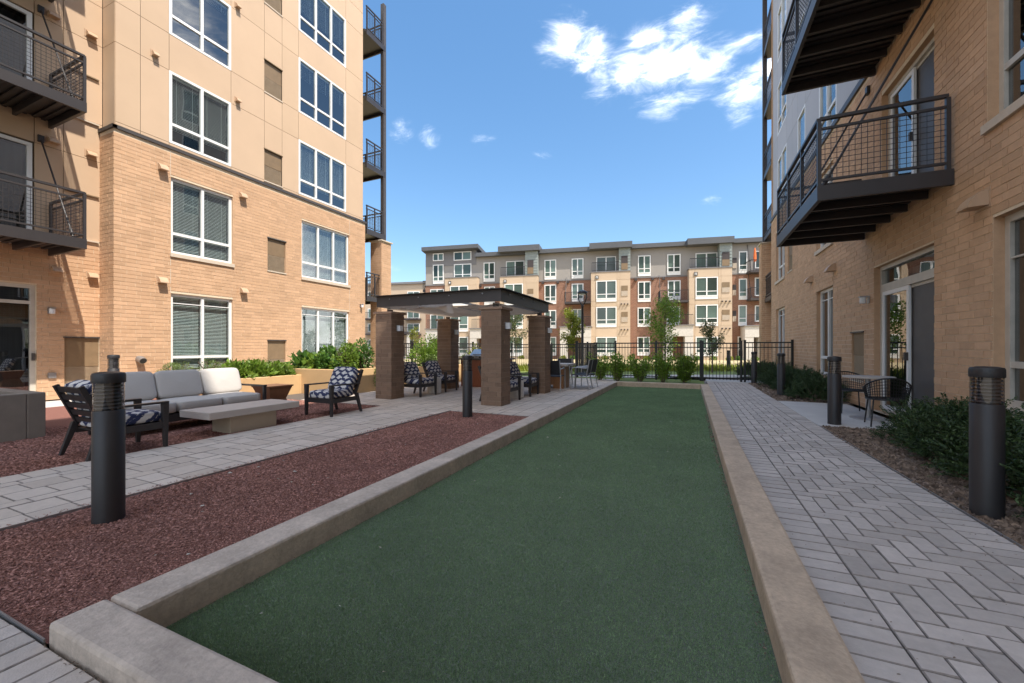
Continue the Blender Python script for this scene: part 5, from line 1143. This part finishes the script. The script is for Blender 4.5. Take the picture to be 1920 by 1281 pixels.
# planter planting
for i, (x, y) in enumerate(((-10.3, 6.5), (-10.3, 7.1), (-10.35, 7.7), (-10.8, 6.8), (-10.8, 7.5))):
    make_shrub('basil_plant', 'lush bright green basil in the low planter beside the sofa', 'plant', (x, y, .44), (.44, .44, .44), 900, .12, 'leaf', 40 + i, 'basil plants in the low planter', lumps=8, asp=.55, z0=0)
for i, (x, y, n_, sz, rz_) in enumerate(((-10.3, 8.4, 300, .20, .50), (-9.8, 8.5, 420, .15, .55), (-9.3, 8.5, 560, .115, .62), (-8.85, 8.55, 1300, .085, .80), (-8.72, 9.1, 1300, .085, .86), (-9.4, 9.2, 600, .14, .65), (-10.2, 9.2, 350, .17, .6))):
    make_shrub('vegetable_plant', ('big leaved squash plant in the tall planter under the window' if sz > .095 else 'dense tomato bush at the pergola end of the tall planter'), 'plant', (x, y, .60), (.42, .42, rz_), n_, sz, 'leaf' if i % 2 else 'leaf_deep', 60 + i, 'squash plants in the tall planter' if sz > .095 else 'tomato bushes in the tall planter', lumps=9, asp=.7 if sz > .09 else .5, z0=0)
for i in range(4): make_shrub('juniper', 'fine leaved juniper in the planter along the brick wall', 'shrub', (-12.0 + .1 * (i % 2), 6.05 + .72 * i, .48), (.42, .42, .40 + .06 * (i % 2)), 1600, .05, 'leaf_juniper', 80 + i, 'junipers in the wall planter', lumps=12, asp=.25, z0=0)
make_shrub('planter_bush', 'large bright leafy bush in the planter behind the pergola', 'bush', (-8.5, 12.1, .56), (.95, .95, 1.1), 5200, .085, 'leaf', 90, lumps=16, z0=0)
make_twiggy('golden_shrub', 'yellow green shrub beside the grill island', 'shrub', (-7.25, 13.6, -.01), .55, 1.2, 34, 2400, .085, 'leaf_yellow', 91)
make_shrub('planter_bush', 'small pale bush at the lower edge of the planter behind the pergola', 'bush', (-8.0, 11.5, .56), (.35, .35, .4), 900, .06, 'leaf_juniper', 92, lumps=8, z0=0)
P = []; g = np.random.default_rng(5); 
tv = thing('trailing_vine', 'thin vine trailing over the right end of the tall planter', 'plant', (-8.28, 9.1, .66)); Pv = np.column_stack([g.uniform(0, .04, 120), g.uniform(-.05, .05, 120), -g.uniform(0, .5, 120) ** 1.0]); link('foliage', leaf_mesh('foliage', Pv, g.normal(size=(120, 3)) + np.array([1, 0, -.4]), .04, .025, 'leaf'), tv)
# trees beyond the fence
def make_tree(label, base, H, cr, cz0, n, size, mat, seed, group='young trees beyond the fence', name='young_tree'):
    g = np.random.default_rng(seed); o = thing(name, label, 'tree', tuple(base), group=group)
    mb = MB(); mb.tube([(0, 0, -.2), (.02, .01, cz0), (-.02, .02, (cz0 + H) / 2), (0, 0, H * .97)], .045, 8, .008)
    segs = []
    for i in range(13):
        a = g.uniform(0, 6.3); z = cz0 + (H - cz0) * (i / 13); l = cr * (1.05 - .75 * abs(i / 13 - .35)); segs.append(((0, 0, z), (l * math.cos(a), l * math.sin(a), z + l * .75)))
    for (p, q) in segs: mb.tube([p, ((p[0] + q[0]) / 2, (p[1] + q[1]) / 2, (p[2] + q[2]) / 2 - .03), q], .014, 5, .004)
    mb.part('trunk', 'bark_trunk', o)
    i = g.integers(0, len(segs), n); t = g.uniform(.25, 1.08, n); A = np.array([s[0] for s in segs])[i]; B_ = np.array([s[1] for s in segs])[i]
    Pp = A + (B_ - A) * t[:, None] + g.normal(size=(n, 3)) * cr * np.array([.17, .17, .22]); L = g.uniform(size * .6, size * 1.3, n)
    link('crown', leaf_mesh('crown', Pp, g.normal(size=(n, 3)) + np.array([0, 0, -.1]), L, L * .55, mat, .06), o)
make_tree('slim yellow green young tree by the lamp post', at_depth(1074, 23), 3.15, .62, 1.0, 3200, .115, 'leaf_yellow', 101)
make_tree('tall green young tree behind the court end fence', at_depth(1247, 23), 3.75, .95, .9, 3800, .12, 'leaf', 102)
make_tree('small olive young tree seen through the gate', at_depth(1335, 20.8), 2.35, .62, .75, 2400, .08, 'leaf_olive', 103)
make_tree('sparse olive young tree between the pergola columns', at_depth(967, 25), 3.35, .75, 1.3, 2000, .105, 'leaf_olive', 104)
make_tree('thin yellow green young tree beside the distant tan building', at_depth(778, 26), 2.5, .35, .8, 800, .09, 'leaf_yellow', 105)
# low shrubs and golden ground cover by the far building
lows = {}
k = 0
for u in list(range(870, 1440, 26)):
    kk = k % 3
    d_ = 1.9 + .5 * (k % 2); s_ = S(u, d_) + .3 * math.sin(k * 2.1); b = FF.P(s_, -.15, d_)
    o = thing('foundation_shrub', ('mid green', 'golden', 'deep green')[kk] + ' rounded shrub at the foot of the far apartment building', 'shrub', b, group='low shrubs along the far building')
    if kk not in lows:
        P_, D_, g_ = bush_pts(420, .42, .42, .55, 200 + kk, .02, lumps=7); lows[kk] = (leaf_mesh('foliage', P_, D_, .11, .07, ('leaf', 'leaf_yellow', 'leaf_deep')[kk], .05), stems_mesh([[(0, 0, 0), (.12 * math.cos(a), .12 * math.sin(a), .35)] for a in (0, 2, 4)], .01))
    link('foliage', lows[kk][0], o); link('stems', lows[kk][1], o); k += 1
n = 9000; uu = rng.uniform(850, 1480, n); dd = rng.uniform(21.5, 24.5, n); dr = np.array([tuple(ray(u, HY)) for u in uu]); Pg = dr * dd[:, None]; Pg[:, 2] = -.04; Dg = rng.normal(size=(n, 3)) * .4; Dg[:, 2] = 1
o = bpy.data.objects.new('ornamental_grass', leaf_mesh('ornamental_grass', Pg, Dg, rng.uniform(.15, .5, n), .035, 'leaf_yellow')); COL.objects.link(o); tag(o, 'band of golden ground cover along the lawn beyond the fence', 'grass', kind='stuff')
